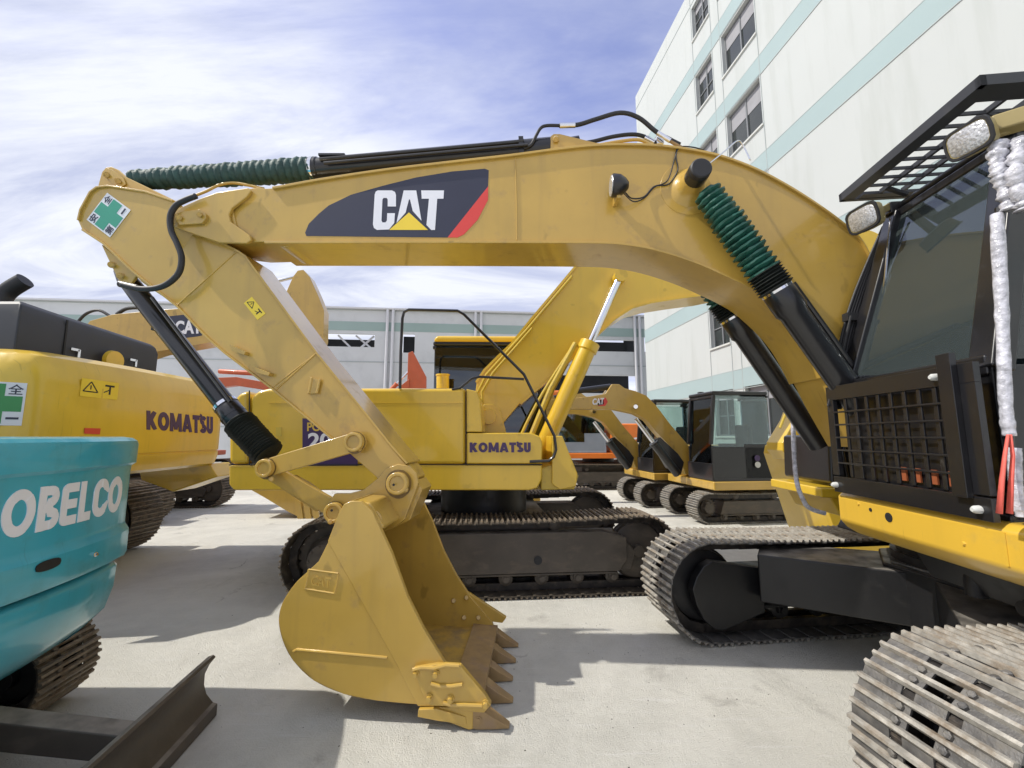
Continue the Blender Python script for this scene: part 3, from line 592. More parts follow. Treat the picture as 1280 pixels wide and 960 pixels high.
edgeplate(fl,UP,[(97,275),(100,262),(112,240),(120,234),(134,232.5),(180,239.5),(215,251)],-.235,.135,-.5,1.6)
edgeplate(fl,UP,[(420,552),(342,487),(280,440),(255,418),(221,382),(165,338),(128,303),(102,286)],-.235,.135,-.5,1.8)
fl.build('flange',cy,stick,bevel=.003)
wl=MB()
wl.tube([B(296,314,-.217),B(221,382,-.217)],.006,6); wl.tube([B(395,442,-.217),B(345,487,-.217)],.007,6); wl.tube([B(391,445,-.217),B(341,484,-.217)],.005,6)
wl.build('weld_seam',cy,stick)
rr=MB(); 
rr.rings(B(240,290,-.217),B(240,290,-.225),[(0,.17),(.6,.17),(1,.165)],40); rr.build('boss_ring',cy,stick)
# upper cylinder ears and lower cylinder ears
for c0_ in(-.14,.02): prismB('ear',[(120,240),(127,215),(132,209),(139,208),(148,212),(158,221),(222,252),(200,262),(140,250)],c0_,c0_+.03,cy,par=stick)
for c0_ in(-.16,.03): prismB('lower_ear',[(126,305),(134,322),(147,349),(153,357),(163,355),(170,345),(176,352),(190,362),(215,378)],c0_,c0_+.03,cy,par=stick)
bk=MB()
for px,py,c in((148.5,227,-.145),(134,219,-.145),(139.5,331,-.165),(150.5,345,-.165)): bk.rings(B(px,py,c),B(px,py,c-.03),[(0,.030),(.4,.030),(.4,.018),(1,.016)],12)
bk.cyl(B(148.5,227,-.13),B(148.5,227,.04),.035,16)
bk.build('pin',cy,stick)
prismB('pin_keeper',[(128,214),(133,210),(140,212),(154,222),(157,230),(150,235),(143,232)],-.155,-.143,cy,bevel=.003,par=stick)
# hose brackets
hb=MB()
for q in((292,432,312,441),(322,459,342,467)): 
    hb.mark(); hb.prism([B(q[0],q[1],-.217),B(q[2],q[3],-.217),B(q[2]-2,q[3]+4,-.217),B(q[0]+3,q[1]+8,-.217)],UP.n*-.05)
hb.mark(); hb.prism([B(388,471,-.217),B(401,475,-.217),B(398,492,-.217),B(386,493,-.217)],UP.n*-.02)
hb.tube([B(390,472,-.235),B(386,492,-.235)],.012,8); hb.tube([B(400,474,-.235),B(396,492,-.235)],.012,8)
hb.build_each('hose_bracket',cy,stick,bevel=.003)
# stick cylinder (barrel, gaiter) on top of the boom
def Bc(px,py,c=-.05): return B(px,py,c)
a0,a1=Bc(160,226),Bc(396,212); n=27; prof=[(0,.03),(.02,.055)]
for i in range(n):
    f=.03+.97*i/n; rr_=.090+.018*min(1,i/20); k_=random.uniform(.94,1.06); prof+=[(f,rr_*.84),(f+.97/n*.15,rr_*.97*k_),(f+.97/n*.45,rr_*1.05*k_),(f+.97/n*.8,rr_*.99*k_)]
bel=MB().rings(a0,a1,prof,20); 
for k,v in enumerate(bel.v): bel.v[k]=v+V((random.uniform(-.004,.004),random.uniform(-.004,.004),random.uniform(-.005,.005)))
cylr=MB(); cylr.cyl(Bc(392,212),Bc(690,186),.098,28); cylr.rings(Bc(388,212.2),Bc(400,211.5),[(0,.09),(.1,.108),(.9,.108),(1,.1)],28); cylr.tube([Bc(690,186),Bc(724,180)],.07,20)
SC=cylr.build('stick_cylinder',blk,cat,bevel=.003)
bel.build('gaiter',green2,SC,ang=180)
pp=MB(); pp.tube([B(400,199,-.16),B(520,189,-.16),B(640,178,-.16),B(655,176,-.16)],.017,10); pp.tube([B(405,204,-.185),B(660,181,-.185)],.014,8)
pp.box(B(417,197,-.12),(.24,.10,.02)); pp.prism([B(648,170,-.17),B(654,170,-.17),B(655,190,-.17),B(649,190,-.17)],UP.n*.03)
pp.build('feed_pipe',blk,SC)
cl_=MB(); cl_.rings(Bc(391,212),Bc(395,212),[(0,.108),(0,.112),(1,.112),(1,.108)],28); cl_.build('clamp_ring',chrome,SC)
prismB('cylinder_bracket',[(688,186),(688,170),(692,167),(700,167),(745,178),(790,182),(745,190)],-.15,.05,cy,par=boom)
MB().rings(B(695,174,-.16),B(695,174,-.18),[(0,.028),(1,.022)],12).build('bracket_bolt',cy,boom)
# hoses over the boom
def hose(name,pts,r,m,par,c=-.1,k=5,seg=10):
    P=[B(*q) if len(q)==3 else B(q[0],q[1],c) for q in pts]
    return MB().tube(catmull(P,k),r,seg).build(name,m,par,ang=180)
hose('hose',[(655,186),(664,181),(670,170),(676,160),(684,157),(700,157)],.014,rub,SC,-.16)
hose('hose',[(699,157),(722,156),(745,149),(775,141),(798,147),(818,163),(829,170),(850,181)],.019,rub,SC,-.16)
hose('hose',[(692,182),(735,178),(765,171),(790,168),(806,171),(822,180)],.017,rub,SC,-.08)
fit=MB(); fit.mark(); fit.cyl(B(700,157,-.16),B(719,156.5,-.16),.023,12); fit.mark(); fit.cyl(B(822,166,-.16),B(838,176,-.16),.021,12); fit.mark(); fit.cyl(B(806,172,-.08),B(818,178,-.08),.021,12); fit.box(B(824,178,-.1),(.06,.06,.06)); fit.build_each('hose_fitting',chrome,SC)
hose('copper_pipe',[(838,176),(852,185),(862,192)],.016,tooth_m,SC,-.16); hose('copper_pipe',[(745,182),(780,176),(800,175),(815,182)],.014,cy,SC,-.2)
# stick side hose with steel pipe
hose('steel_pipe',[(330,236),(300,229.5),(285,229),(272,232),(258,239),(240,246)],.013,cy,stick,-.12)
hose('hose',[(245,245),(232,250),(220,257),(213,270),(214,288),(222,306),(227,322),(224,340),(212,353),(196,360),(175,361),(152,356)],.024,rub,stick,-.37,k=6,seg=12)
MB().tube([B(150,355,-.36),B(172,360,-.36)],.028,12).build('hose_fitting',blk,stick)
# bucket cylinder
c0_,c1_=B(160,352,-.05),B(287,512,-.05)
bcz=MB().rings(B(150,338,-.05),c1_,[(0,.05),(.06,.075),(.2,.082),(1,.085)],28).build('bucket_cylinder',blk,cat,bevel=.002)
MB().rings(B(283,507,-.05),B(312,545,-.05),[(0,.088),(.05,.10),(.55,.105),(.6,.095),(1,.09)],28).build('cylinder_head',blk,bcz)
MB().rings(B(281,505,-.05),B(283.5,508,-.05),[(0,.08),(0,.103),(1,.103),(1,.08)],28).build('clamp_ring',chrome,bcz)
MB().rings(B(291,518,-.05),B(293,520.5,-.05),[(0,.08),(0,.107),(1,.107),(1,.08)],28).build('clamp_ring',blk,bcz)
prof=[(0,.09)]
for i in range(16): f=.02+.96*i/16; prof+=[(f,.108+.006*random.random()),(f+.03,.128+.008*random.random())]
prof+=[(1,.09)]
MB().rings(B(297,526,-.05),B(338,570,-.05),prof,24).build('gaiter',gait,bcz,ang=40)
MB().tube([B(190,372,-.15),B(230,425,-.16),B(288,502,-.16)],.016,8).build('hydraulic_pipe',blk,bcz)
MB().box(B(195,410,-.03),(.05,.05,.05)).build('pipe_clamp',rub,bcz)
# bucket linkage
lk=MB()
def lnk(mb,a,b_,w0,w1,c0_,c1_):
    d=V((b_[0]-a[0],b_[1]-a[1],0)).normalized(); n_=V((-d.y,d.x,0)); pts=[]
    for i in range(9): t=math.pi/2+math.pi*i/8; pts.append((a[0]+w0*(d.x*math.cos(t)+n_.x*math.sin(t)),a[1]+w0*(d.y*math.cos(t)+n_.y*math.sin(t))))
    for i in range(9): t=-math.pi/2+math.pi*i/8; pts.append((b_[0]+w1*(d.x*math.cos(t)+n_.x*math.sin(t)),b_[1]+w1*(d.y*math.cos(t)+n_.y*math.sin(t))))
    mb.prism([B(x,y,c0_) for x,y in pts],UP.n*(c1_-c0_))
lnk(lk,(333,585),(444,552.5),11,12,-.30,-.25); lnk(lk,(333,585),(444,552.5),11,12,.13,.18)
lk.build('side_link',cy,cat,bevel=.006)
pl2=MB(); lnk(pl2,(337,590),(421,639),10,11,-.20,-.16); lnk(pl2,(337,590),(421,639),10,11,.06,.10); pl2.prism([B(352,596,-.16),B(372,607,-.16),B(405,632,-.16),B(395,640,-.16),B(350,610,-.16)],UP.n*.22)
pl2.cyl(B(333,585,-.24),B(333,585,.13),.055,20)
pl2.build('power_link',cy,cat,bevel=.006)
pn=MB()
def pin(mb,px,py,c0_,c1_,r):
    mb.mark()
    a,b_=B(px,py,c0_),B(px,py,c1_); mb.cyl(a,b_,r,28); mb.rings(a,a-UP.n*.05,[(0,r*1.25),(.8,r*1.25),(.9,r*1.15),(.9,r*.86),(.55,r*.84)],28)
pin(pn,333,585,-.31,.20,.058); pin(pn,444,552.5,-.31,.20,.062); pin(pn,498,604,-.29,.19,.070); pin(pn,419,640,-.27,.17,.062)
pn.build_each('linkage_pin',cy,cat,bevel=.004)
for px,py,c,r_ in((333,585,-.302,.088),(444,552.5,-.302,.092),(498,604,-.237,.118),(419,640,-.237,.095)):
    gg=MB(); pts=[]
    for k in range(26): a=6.2832*k/26; rr_=r_*random.uniform(.90,.93)*(1+.12*max(0,-math.sin(a))**2); pts.append(B(px,py,c)+UP.d*(rr_*math.cos(a))+Z3*(rr_*math.sin(a)))
    gg.prism(pts,UP.n*-.0015).build('grease_mark',grs,cat)
dk=MB()
for px,py,c in((492,606,-.343),(414.5,638,-.323)): dk.cyl(B(px,py,c),B(px,py,c-.006),.010,10)
dk.build('pin_hole',fdark,cat)
gr_=MB()
for px,py in((507,612),(449,561),(339,599),(413,652)): gr_.rings(B(px,py,-.29),B(px,py,-.33),[(0,.022),(.6,.022),(.7,.014),(1,.014)],8)
gr_.build('pin_bolt',cy,cat)
MB().cyl(B(444,552.5,-.25),B(444,552.5,.13),.085,24).build('link_boss',cy,stick)
# bucket
bu=prismB('bucket',[(411,676),(425,640),(431,630),(440,626),(452,626),(466,638),(476,660),(490,690),(510,745),(530,785),(556,827),(592,870),(596,881),(560,883),(525,881),(470,876),(430,868),(392,851),(366,826),(353,801),(348,775),(354,751),(371,727),(398,702)],-.62,-.595,cy,bevel=.004)
prismB('side_plate',[(411,676),(425,640),(431,630),(440,626),(452,626),(466,638),(476,660),(490,690),(510,745),(530,785),(556,827),(592,870),(596,881),(560,883),(525,881),(470,876),(430,868),(392,851),(366,826),(353,801),(348,775),(354,751),(371,727),(398,702)],.495,.52,cy,par=bu) if False else None
outl=[(411,676),(425,640),(431,630),(440,626),(452,626),(466,638),(476,660),(490,690),(510,745),(530,785),(556,827),(592,870),(596,881),(560,883),(525,881),(470,876),(430,868),(392,851),(366,826),(353,801),(348,775),(354,751),(371,727),(398,702)]
near=[B(a,b_,-.62) for a,b_ in outl]
MB().prism([q+UP.n*1.115 for q in near],UP.n*.025).build('side_plate',cy,bu,bevel=.004)
# reinforcement along the lip edge, both sides
rein=[(411,676),(425,640),(431,630),(440,626),(452,626),(466,638),(476,660),(490,690),(510,745),(530,785),(556,827),(592,870),(596,881),(523,881),(492,820),(450,745)]
rn=[B(a,b_,-.62) for a,b_ in rein]
MB().prism(rn,-UP.n*.016).build('lip_reinforcement',cy,bu,bevel=.004); MB().prism([q+UP.n*1.14 for q in rn],UP.n*.016).build('lip_reinforcement',cy,bu,bevel=.004)
# curved back and floor
bp_=[(p.x,p.y) for p in catmull([V((a,b_,0)) for a,b_ in((440,626),(428,634),(411,676),(398,702),(371,727),(354,751),(348,775),(353,801),(366,826),(392,851),(430,868),(470,876),(525,881),(594,883))],6)]
out_=[B(a,b_,-.62) for a,b_ in bp_]; inn=[]
for i,q in enumerate(out_):
    t=(out_[min(i+1,len(out_)-1)]-out_[max(i-1,0)]).normalized(); n_=t.cross(UP.n).normalized()
    inn.append(q-n_*.022 if (B(470,760,-.62)-q).dot(-n_)>0 else q+n_*.022)
bs=MB(); n_=len(out_); A=[q+UP.n*.003 for q in out_]+[q+UP.n*.003 for q in reversed(inn)]
bs.prism(A,UP.n*1.134); bs.build('bucket_shell',cyw,bu,bevel=.002,ang=40)
MB().cyl(B(462,652,-.59),B(462,652,.49),.085,28).build('torque_tube',cy,bu)
MB().prism([B(440,626,-.59),B(462,628,-.59),B(480,660,-.59),B(470,668,-.59),B(430,650,-.59)],UP.n*1.08).build('top_section',cy,bu,bevel=.02)
for c in(-.235,.125):
    prismB('ear',[(411,628),(418,617),(436,617),(455,612),(472,598),(482,586),(497,580),(512,582),(521,592),(523,604),(515,625),(505,650),(492,660),(470,668),(430,672),(412,650)],c,c+.04,cy,par=bu)
MB().prism([B(486,636,-.19),B(520,600,-.19),B(528,612,-.19),B(512,650,-.19),B(492,660,-.19)],UP.n*.30).build('spacer',cy,bu,bevel=.006)
rb=MB(); rb.tube([B(366,815,-.62),B(371,812,-.62),B(484,822,-.62)],.010,8); rb.build('rib',cy,bu)
em=MB()
for a,b_ in(((386,712),(423,717)),((423,717),(418,742)),((418,742),(381,736)),((381,736),(386,712))): em.tube([B(*a,-.62),B(*b_,-.62)],.008,6)
em.build('emblem_frame',cy,bu)
text_mesh('embossed_letters','CAT',cy,bu,flat_fn(B(388,732,-.62),B(413,735,-.62),B(390,719,-.62),-UP.n),off=.02,depth=.006)
# side cutters
def cutter(sh,sg):
    K=lambda a,b_,e=0:B(a,b_,-.62)+UP.n*(sh-sg*e)
    o=MB().prism([K(*q) for q in((519,831),(548,826),(577,828),(592,846),(606,862),(615,876),(606,886),(585,884),(566,878),(540,877),(530,862))],-UP.n*(.045*sg)).build('side_cutter',cy,bu,bevel=.006)
    r_=MB()
    for pa in(((519,832),(530,829),(545,830),(560,826),(576,827)),((541,849),(552,852),(566,852),(580,850)),((556,872),(566,875),(582,875),(604,876))): r_.tube([K(a,b_,.052) for a,b_ in pa],.013,8)
    r_.build('cutter_rib',cy,o)
    b=MB()
    for a,b_ in((522,837),(547,837),(539,866),(565,868),(608,874)): b.rings(K(a,b_,.045),K(a,b_,.078),[(0,.026),(.3,.026),(.3,.018),(1,.016)],8)
    b.build('cutter_bolt',cy,o)
cutter(0,1)
# far cutter shows past the far side plate
FCt=[(573,741),(584,740),(633,772),(628,779),(612,777),(604,786),(590,775)]
MB().prism([B(a,b_,.52) for a,b_ in FCt],UP.n*.04).build('side_cutter',cy,bu,bevel=.006)
bb_=MB()
for a,b_ in((567,751),(583,747),(580,772),(598,772)): bb_.rings(B(a,b_,.495),B(a,b_,.465),[(0,.022),(1,.018)],8)
bb_.build('cutter_bolt',cy,bu)
# teeth
tp0=B(637,906,-.595); dF=UP.d
for k in range(5):
    T_=tp0+UP.n*(k*.267)+dF*(.01*math.sin(k*2.1)); U_=Z3; cx=T_-dF*.255; m=MB()
    def q(o,w,zb,zt_): c=T_-dF*o; return [c-UP.n*w+U_*zb,c+UP.n*w+U_*zb,c+UP.n*w+U_*zt_,c-UP.n*w+U_*zt_]
    m.loft([q(.25,.052,.0,.125),q(.21,.055,-.005,.135),q(.11,.046,-.006,.068),q(0,.030,-.006,.004)])
    m.build('tooth',tooth_m,bu,bevel=.006)
    MB().rings(T_-dF*.20-UP.n*.05+U_*.055,T_-dF*.20-UP.n*.064+U_*.055,[(0,.024),(.6,.024),(.7,.014),(1,.014)],12).build('tooth_pin',tooth_m,bu)
    m=MB(); m.loft([q(.50,.045,.10,.115),q(.40,.05,.03,.12),q(.26,.06,-.005,.15),q(.235,.058,.0,.14)]); m.build('tooth_adapter',cy if k==0 else tooth_m,bu,bevel=.006)
MB().prism([q_+UP.n*.004 for q_ in (B(560,872,-.62),B(602,877,-.62),B(602,886,-.62),B(560,886,-.62))],UP.n*1.13).build('cutting_edge',tooth_m,bu,bevel=.004)
MB().prism([B(526,880,-.60),B(548,879,-.60),B(584,889,-.60),B(585,898,-.60),B(550,894,-.60),B(525,889,-.60)],UP.n*-.06).build('wear_shoe',cy,bu,bevel=.004)
# boom decal and lettering
nB=-UP.n
dec=[(381.5,291),(386,280),(399,267),(411,257),(439,243.5),(480,232),(520,222),(565,214.5),(606,211),(611,213),(610,234),(560,297),(383,295)]
dd=MB().prism([B(a,b_,-.2705) for a,b_ in dec],UP.n*-.002).build('brand_decal',decal,boom)
MB().prism([B(a,b_,-.2705) for a,b_ in((610.3,233),(610,250),(597,275),(580,293),(572,297),(559.5,297))],UP.n*-.0025).build('red_stripe',redd,dd)
zz=lambda L:[B(440+a/3.2,100+b_/3.2,-.2726) for a,b_ in L]
for nm,P_,m_ in(('letter_c',[(103,442),(160,442),(172,448),(176,460),(176,506),(143,506),(143,478),(139,472),(126,472),(122,478),(118,562),(122,570),(134,570),(140,562),(141,533),(172,533),(169,572),(148,598),(100,600),(88,592),(84,578),(91,458),(95,447)],letw),('letter_a',[(207,442),(257,442),(278,563),(252,534),(243,524),(237,498),(232,478),(228,478),(220,508),(215,530),(178,572)],letw),('letter_t',[(277,442),(368,442),(366,475),(341,475),(332,600),(317,600),(298,580),(308,475),(279,475)],letw),('triangle',[(228,530),(304,600),(149,600)],yeld)):
    MB().prism(zz(P_),UP.n*-.0015).build(nm,m_,dd)
# green cross stickers: square on the stick
def cross_sign(par,o,u,v,nrm,s,gm,chars):
    o,u,v,nrm=V(o),V(u).normalized(),V(v).normalized(),V(nrm)
    q=lambda a,b_,e=0:o+u*(a*s)+v*(b_*s)+nrm*e
    sq=MB().prism([q(0,0,.002),q(1,0,.002),q(1,1,.002),q(0,1,.002)],nrm*.002).build('safety_sticker',wht,par)
    MB().prism([q(a,b_,.0045) for a,b_ in((.32,.04),(.68,.04),(.68,.32),(.96,.32),(.96,.68),(.68,.68),(.68,.96),(.32,.96),(.32,.68),(.04,.68),(.04,.32),(.32,.32))],nrm*.0015).build('green_cross',gm,sq)
    for ch,(cx,cy_) in zip(chars,((.04,.72),(.72,.72),(.04,.04),(.72,.04))):
        if ch=='一': MB().prism([q(cx+.02,cy_+.10,.0045),q(cx+.22,cy_+.10,.0045),q(cx+.22,cy_+.15,.0045),q(cx+.02,cy_+.15,.0045)],nrm*.002).build('lettering',decal,sq)
        else: text_mesh('lettering',ch,decal,sq,flat_fn(q(cx,cy_,.0045),q(cx+.24,cy_,.0045),q(cx,cy_+.24,.0045),nrm),off=.012,depth=.002)
pA,pB_,pC=B(109,275,-.2155),B(138,297,-.2155),B(135,241,-.2155)   # left, bottom, top corners
uu=(pC-pA); vv=(pA-pB_); cross_sign(stick,pB_,uu,vv,-UP.n,(uu.length+vv.length)/2,grn,['安','全','第','一'])
def warn_sign(par,o,u,v,nrm,W_,H_):
    o,u,v,nrm=V(o),V(u).normalized(),V(v).normalized(),V(nrm); q=lambda a,b_,e=0:o+u*(a*W_)+v*(b_*H_)+nrm*e
    sq=MB().prism([q(0,0,.001),q(1,0,.001),q(1,1,.001),q(0,1,.001)],nrm*.0015).build('warning_sticker',yeld,par)
    t=MB(); 
    for a,b_ in(((.06,.3),(.44,.3)),((.44,.3),(.25,.85)),((.25,.85),(.06,.3))): t.beam(q(*a,.003),q(*b_,.003),W_*.03,.001,nrm)
    t.beam(q(.25,.42,.003),q(.25,.66,.003),W_*.03,.001,nrm)
    t.beam(q(.62,.75,.003),q(.88,.75,.003),W_*.05,.001,nrm); t.beam(q(.76,.25,.003),q(.76,.75,.003),W_*.05,.001,nrm); t.beam(q(.60,.35,.003),q(.74,.5,.003),W_*.03,.001,nrm)
    t.build('warning_symbol',fdark,sq)
p0=B(305,379,-.2155); warn_sign(stick,p0,B(322,400,-.2155)-p0,B(315,371,-.2155)-p0,-UP.n,(B(322,400,-.2155)-p0).length,(B(315,371,-.2155)-p0).length)
# work lamp on the boom side with its wires
lp=B(772,232,-.40)
LB=MB().rings(lp+UP.d*-.05,lp+UP.d*.085,[(0,.085),(.1,.092),(.5,.085),(.8,.06),(1,.03)],20)
wl_=LB.build('work_lamp',blk,boom); MB().rings(lp+UP.d*-.056,lp+UP.d*-.05,[(0,.078),(1,.082)],20).build('lamp_glass',lens,wl_)
MB().box(lp+UP.n*.06-Z3*.08,(.03,.14,.06)).build('lamp_bracket',cy,wl_)
hose('wire',[(782,241,-.38),(790,248,-.33),(805,246,-.285),(818,233,-.285),(836,230,-.285),(847,213,-.285),(845,195,-.285),(850,184,-.28),(866,184,-.25),(880,188,-.2)],.006,rub,wl_,k=6,seg=6)
hose('wire',[(780,242,-.38),(792,252,-.33),(806,247,-.285),(818,234,-.285),(834,226,-.285),(842,203,-.285),(846,186,-.28)],.005,rub,wl_,k=6,seg=6)
hose('grease_line',[(886,205,-.42),(905,190,-.3),(922,176,-.25),(930,184,-.22),(938,200,-.25)],.006,chrome,boom,k=6,seg=6)
# boom cylinders
def boomcyl(c,sg):
    tp_=B(870,221,-.42)+UP.n*(c+.42); bt_=B(1112,560,-.42)+UP.n*(c+.42)
    f=lambda t:tp_+(bt_-tp_)*t
    o=MB().rings(f(.44),f(1),[(0,.10),(.02,.112),(.14,.112),(.16,.096),(1,.092)],28).build('boom_cylinder',blk,cat,bevel=.003)
    prof=[(0,.06)]
    for i in range(17): q=.02+.98*i/17; k_=random.uniform(.95,1.05); g_=min(1,i/5); prof+=[(q,.074+.016*g_),(q+.010+.004*random.random(),(.104+.020*g_)*k_),(q+.026,(.106+.018*g_)*k_)]
    b=MB().rings(f(.055),f(.385),prof,22)
    for k in range(len(b.v)): b.v[k]=b.v[k]+V((random.uniform(-.004,.004),random.uniform(-.004,.004),random.uniform(-.005,.005)))
    b.build('gaiter',green,o,ang=25)
    prof=[(0,.10)]
    for i in range(7): q=.03+.9*i/7; prof+=[(q,.105),(q+.07,.128+.006*random.random())]
    MB().rings(f(.37),f(.445),prof+[(1,.10)],22).build('lower_gaiter',gait,o,ang=30)
    MB().rings(f(.442),f(.45),[(0,.10),(0,.114),(1,.114),(1,.10)],24).build('clamp_ring',chrome,o)
    up_=UP.n.cross(bt_-tp_).normalized(); up_=up_ if up_.x>0 else -up_
    MB().tube([f(.45)+up_*.13,f(.6)+up_*.13,f(.98)+up_*.12],.022,10).build('hydraulic_pipe',blk,o)
    MB().cyl(tp_-UP.n*.07*sg,tp_+UP.n*.07*sg,.085,24).build('rod_eye',blk,o)
    e=tp_+UP.n*(.06 if sg>0 else -.06)
    MB().rings(tp_-UP.n*(.12*sg),tp_-UP.n*(.02*sg),[(0,.072),(.1,.082),(1,.085)],28).build('pin_cap',rub,o)
    return tp_
t1=boomcyl(-.42,1); t2=boomcyl(.32,-1)
MB().rings(t1-UP.n*-.02,t1+UP.n*.16,[(0,.085),(.3,.095),(.5,.10),(.75,.13),(1,.20)],32).build('pin_boss',cy,boom)
MB().rings(t1+UP.n*.146,t1+UP.n*.154,[(0,.235),(1,.24)],48).build('boss_ring',cy,boom)
MB().rings(t2-UP.n*.02,t2-UP.n*.16,[(0,.085),(.3,.095),(.5,.10),(.75,.13),(1,.20)],32).build('pin_boss',cy,boom)
# chassis front between cylinders
MB().prism([UP.w(-.95,-.40,1.12),UP.w(1.2,-.40,1.12),UP.w(1.2,-.40,1.75),UP.w(-.2,-.40,2.0),UP.w(-.7,-.40,1.55)],UP.n*.7).build('boom_foot_bracket',blk,cat,bevel=.02)
# upper deck: right hand tool box, step, engine house behind
rbx=MB().prism([UP.w(-.74,.62,1.45),UP.w(.1,.62,1.45),UP.w(.1,.62,1.91),UP.w(-.72,.62,1.91)],UP.n*.78).build('tool_box',blk,cat,bevel=.03)
lv=MB()
for i in range(4): lv.box(UP.w(-.42,.612,1.62+.055*i),(.16,.012,.032),(UP.d,UP.n,Z3))
lv.build('vent_slot',fdark,rbx); MB().tube([UP.w(-.60,.60,1.50),UP.w(-.63,.59,1.75),UP.w(-.57,.60,1.86)],.010,8).build('latch_rod',blk,rbx)
sp_=MB(); sp_.prism([UP.w(-.88,.56,1.33),UP.w(-.1,.56,1.30),UP.w(-.1,.56,1.42),UP.w(-.88,.56,1.42)],UP.n*.86); sp_.prism([UP.w(-.70,.60,1.16),UP.w(-.3,.60,1.14),UP.w(-.3,.60,1.30),UP.w(-.78,.60,1.33)],UP.n*.7)
sp_.build('step',ky,cat,bevel=.015)
MB().prism([UP.w(-.60,.40,1.12),UP.w(0,.40,1.12),UP.w(0,.40,1.42),UP.w(-.60,.40,1.42)],UP.n*.2).build('deck_edge',ky,cat,bevel=.03)
MB().tube(catmull([UP.w(-1.02,.60,2.75),UP.w(-1.06,.58,2.2),UP.w(-1.10,.55,1.55),UP.w(-1.08,.50,1.32),UP.w(-1.02,.50,1.24),UP.w(-.90,.5,1.2)],6),.020,10).build('wrapped_handrail',wrap,cat)
hs=MB(); hs.prism([UP.w(.6,-1.30,1.12),UP.w(3.0,-1.30,1.12),UP.w(3.0,-1.30,2.25),UP.w(.6,-1.30,2.25)],UP.n*2.6); hs.build('engine_house',cy,cat,bevel=.06)
MB().prism([UP.w(2.05,-1.35,1.0),UP.w(2.75,-1.25,1.0),UP.w(3.0,0,1.0),UP.w(2.75,1.25,1.0),UP.w(2.05,1.35,1.0)],Z3*1.2).build('counterweight',cy,cat,bevel=.08) if False else None
# ---- cab of the main machine. frame CB: x back (to the right), y 0 far side .. -1.05 near side
CB=Plane(2.40,3.10,-6); w_=CB.w
def cquad(mb,pts,t): mb.prism([w_(*p) for p in pts],t)
LBk=1.65
cabf=MB()
A0,A1=(.09,-.02,2.22),(.52,-.06,3.56)      # far pillar foot and head
B0,B1=(.09,-1.03,2.22),(.52,-.88,3.56)     # near pillar
cabf.beam(w_(*A0),w_(*A1),.11,.12,CB.n); cabf.beam(w_(*B0),w_(*B1),.11,.13,CB.n)
cabf.beam(w_(.14,-.03,2.2),w_(.52,-.06,3.60),.05,.05,CB.n)
cabf.beam(w_(.52,-.02,3.55),w_(.52,-.92,3.55),.07,.06); cabf.beam(w_(.09,.0,2.25),w_(.09,-1.06,2.25),.09,.10)
for y,y1 in((-.02,-.06),(-1.05,-.92)):
    cabf.beam(w_(LBk,y,1.5),w_(LBk,y1,3.60),.09,.09); cabf.beam(w_(.44,y1,3.60),w_(LBk,y1,3.60),.09,.09)
    cabf.beam(w_(.80,y,1.55),w_(.86,y1,3.60),.06,.07)
cabf.prism([w_(.06,-1.07,1.50),w_(.06,-1.07,2.24),w_(.06,.02,2.24),w_(.06,.02,1.50)],CB.d*.05)
cabf.prism([w_(.06,-1.07,1.50),w_(LBk,-1.07,1.50),w_(LBk,-1.07,2.25),w_(.06,-1.07,2.25)],CB.n*.04)
cabf.prism([w_(.06,-.02,1.50),w_(LBk,-.02,1.50),w_(LBk,-.02,2.25),w_(.06,-.02,2.25)],CB.n*.04)
cabf.prism([w_(LBk,-1.05,1.50),w_(LBk,0,1.50),w_(LBk,0,2.55),w_(LBk,-1.05,2.55)],CB.d*.05)
cabf.prism([w_(.05,-1.07,1.48),w_(LBk,-1.07,1.48),w_(LBk,.02,1.48),w_(.05,.02,1.48)],Z3*.05)
cab=cabf.build('cab',blk,cat,bevel=.012)
MB().prism([w_(.50,-.97,3.59),w_(LBk+.05,-.97,3.59),w_(LBk+.05,0,3.59),w_(.50,0,3.59)],Z3*.05).build('roof',blk,cab,bevel=.03)
MB().prism([w_(.085,-.06,2.28),w_(.085,-1.0,2.28),w_(.50,-.88,3.54),w_(.50,-.09,3.54)],CB.d*.008).build('windscreen',glassw,cab)
MB().prism([w_(.14,-1.04,2.28),w_(.78,-1.04,2.28),w_(.84,-.92,3.56),w_(.50,-.90,3.56)],CB.n*.006).build('door_glass',glassd,cab)
MB().prism([w_(.88,-1.04,2.28),w_(LBk-.05,-1.04,2.28),w_(LBk-.05,-.92,3.56),w_(.90,-.92,3.56)],CB.n*.006).build('side_glass',glassd,cab)
MB().prism([w_(.16,-.04,2.28),w_(LBk-.05,-.04,2.28),w_(LBk-.05,-.07,3.56),w_(.56,-.07,3.54)],CB.n*.006).build('side_glass',glassk,cab)
MB().prism([w_(LBk+.01,-.08,2.56),w_(LBk+.01,-.98,2.56),w_(LBk+.01,-.9,3.56),w_(LBk+.01,-.1,3.54)],CB.d*.006).build('rear_glass',glassk,cab)
bl=MB(); bl.prism([w_(.60,-.12,3.12),w_(.60,-.86,3.12),w_(.62,-.86,3.5),w_(.62,-.12,3.5)],CB.d*.02)
bl.build('sun_blind',hood,cab)
se=MB(); se.prism([w_(.80,-.75,1.95),w_(1.3,-.75,1.95),w_(1.3,-.75,2.1),w_(.8,-.75,2.1)],CB.n*.5); se.prism([w_(1.22,-.75,2.1),w_(1.36,-.75,2.1),w_(1.5,-.75,2.85),w_(1.38,-.75,2.85)],CB.n*.5); se.build('seat',seatm,cab,bevel=.04)
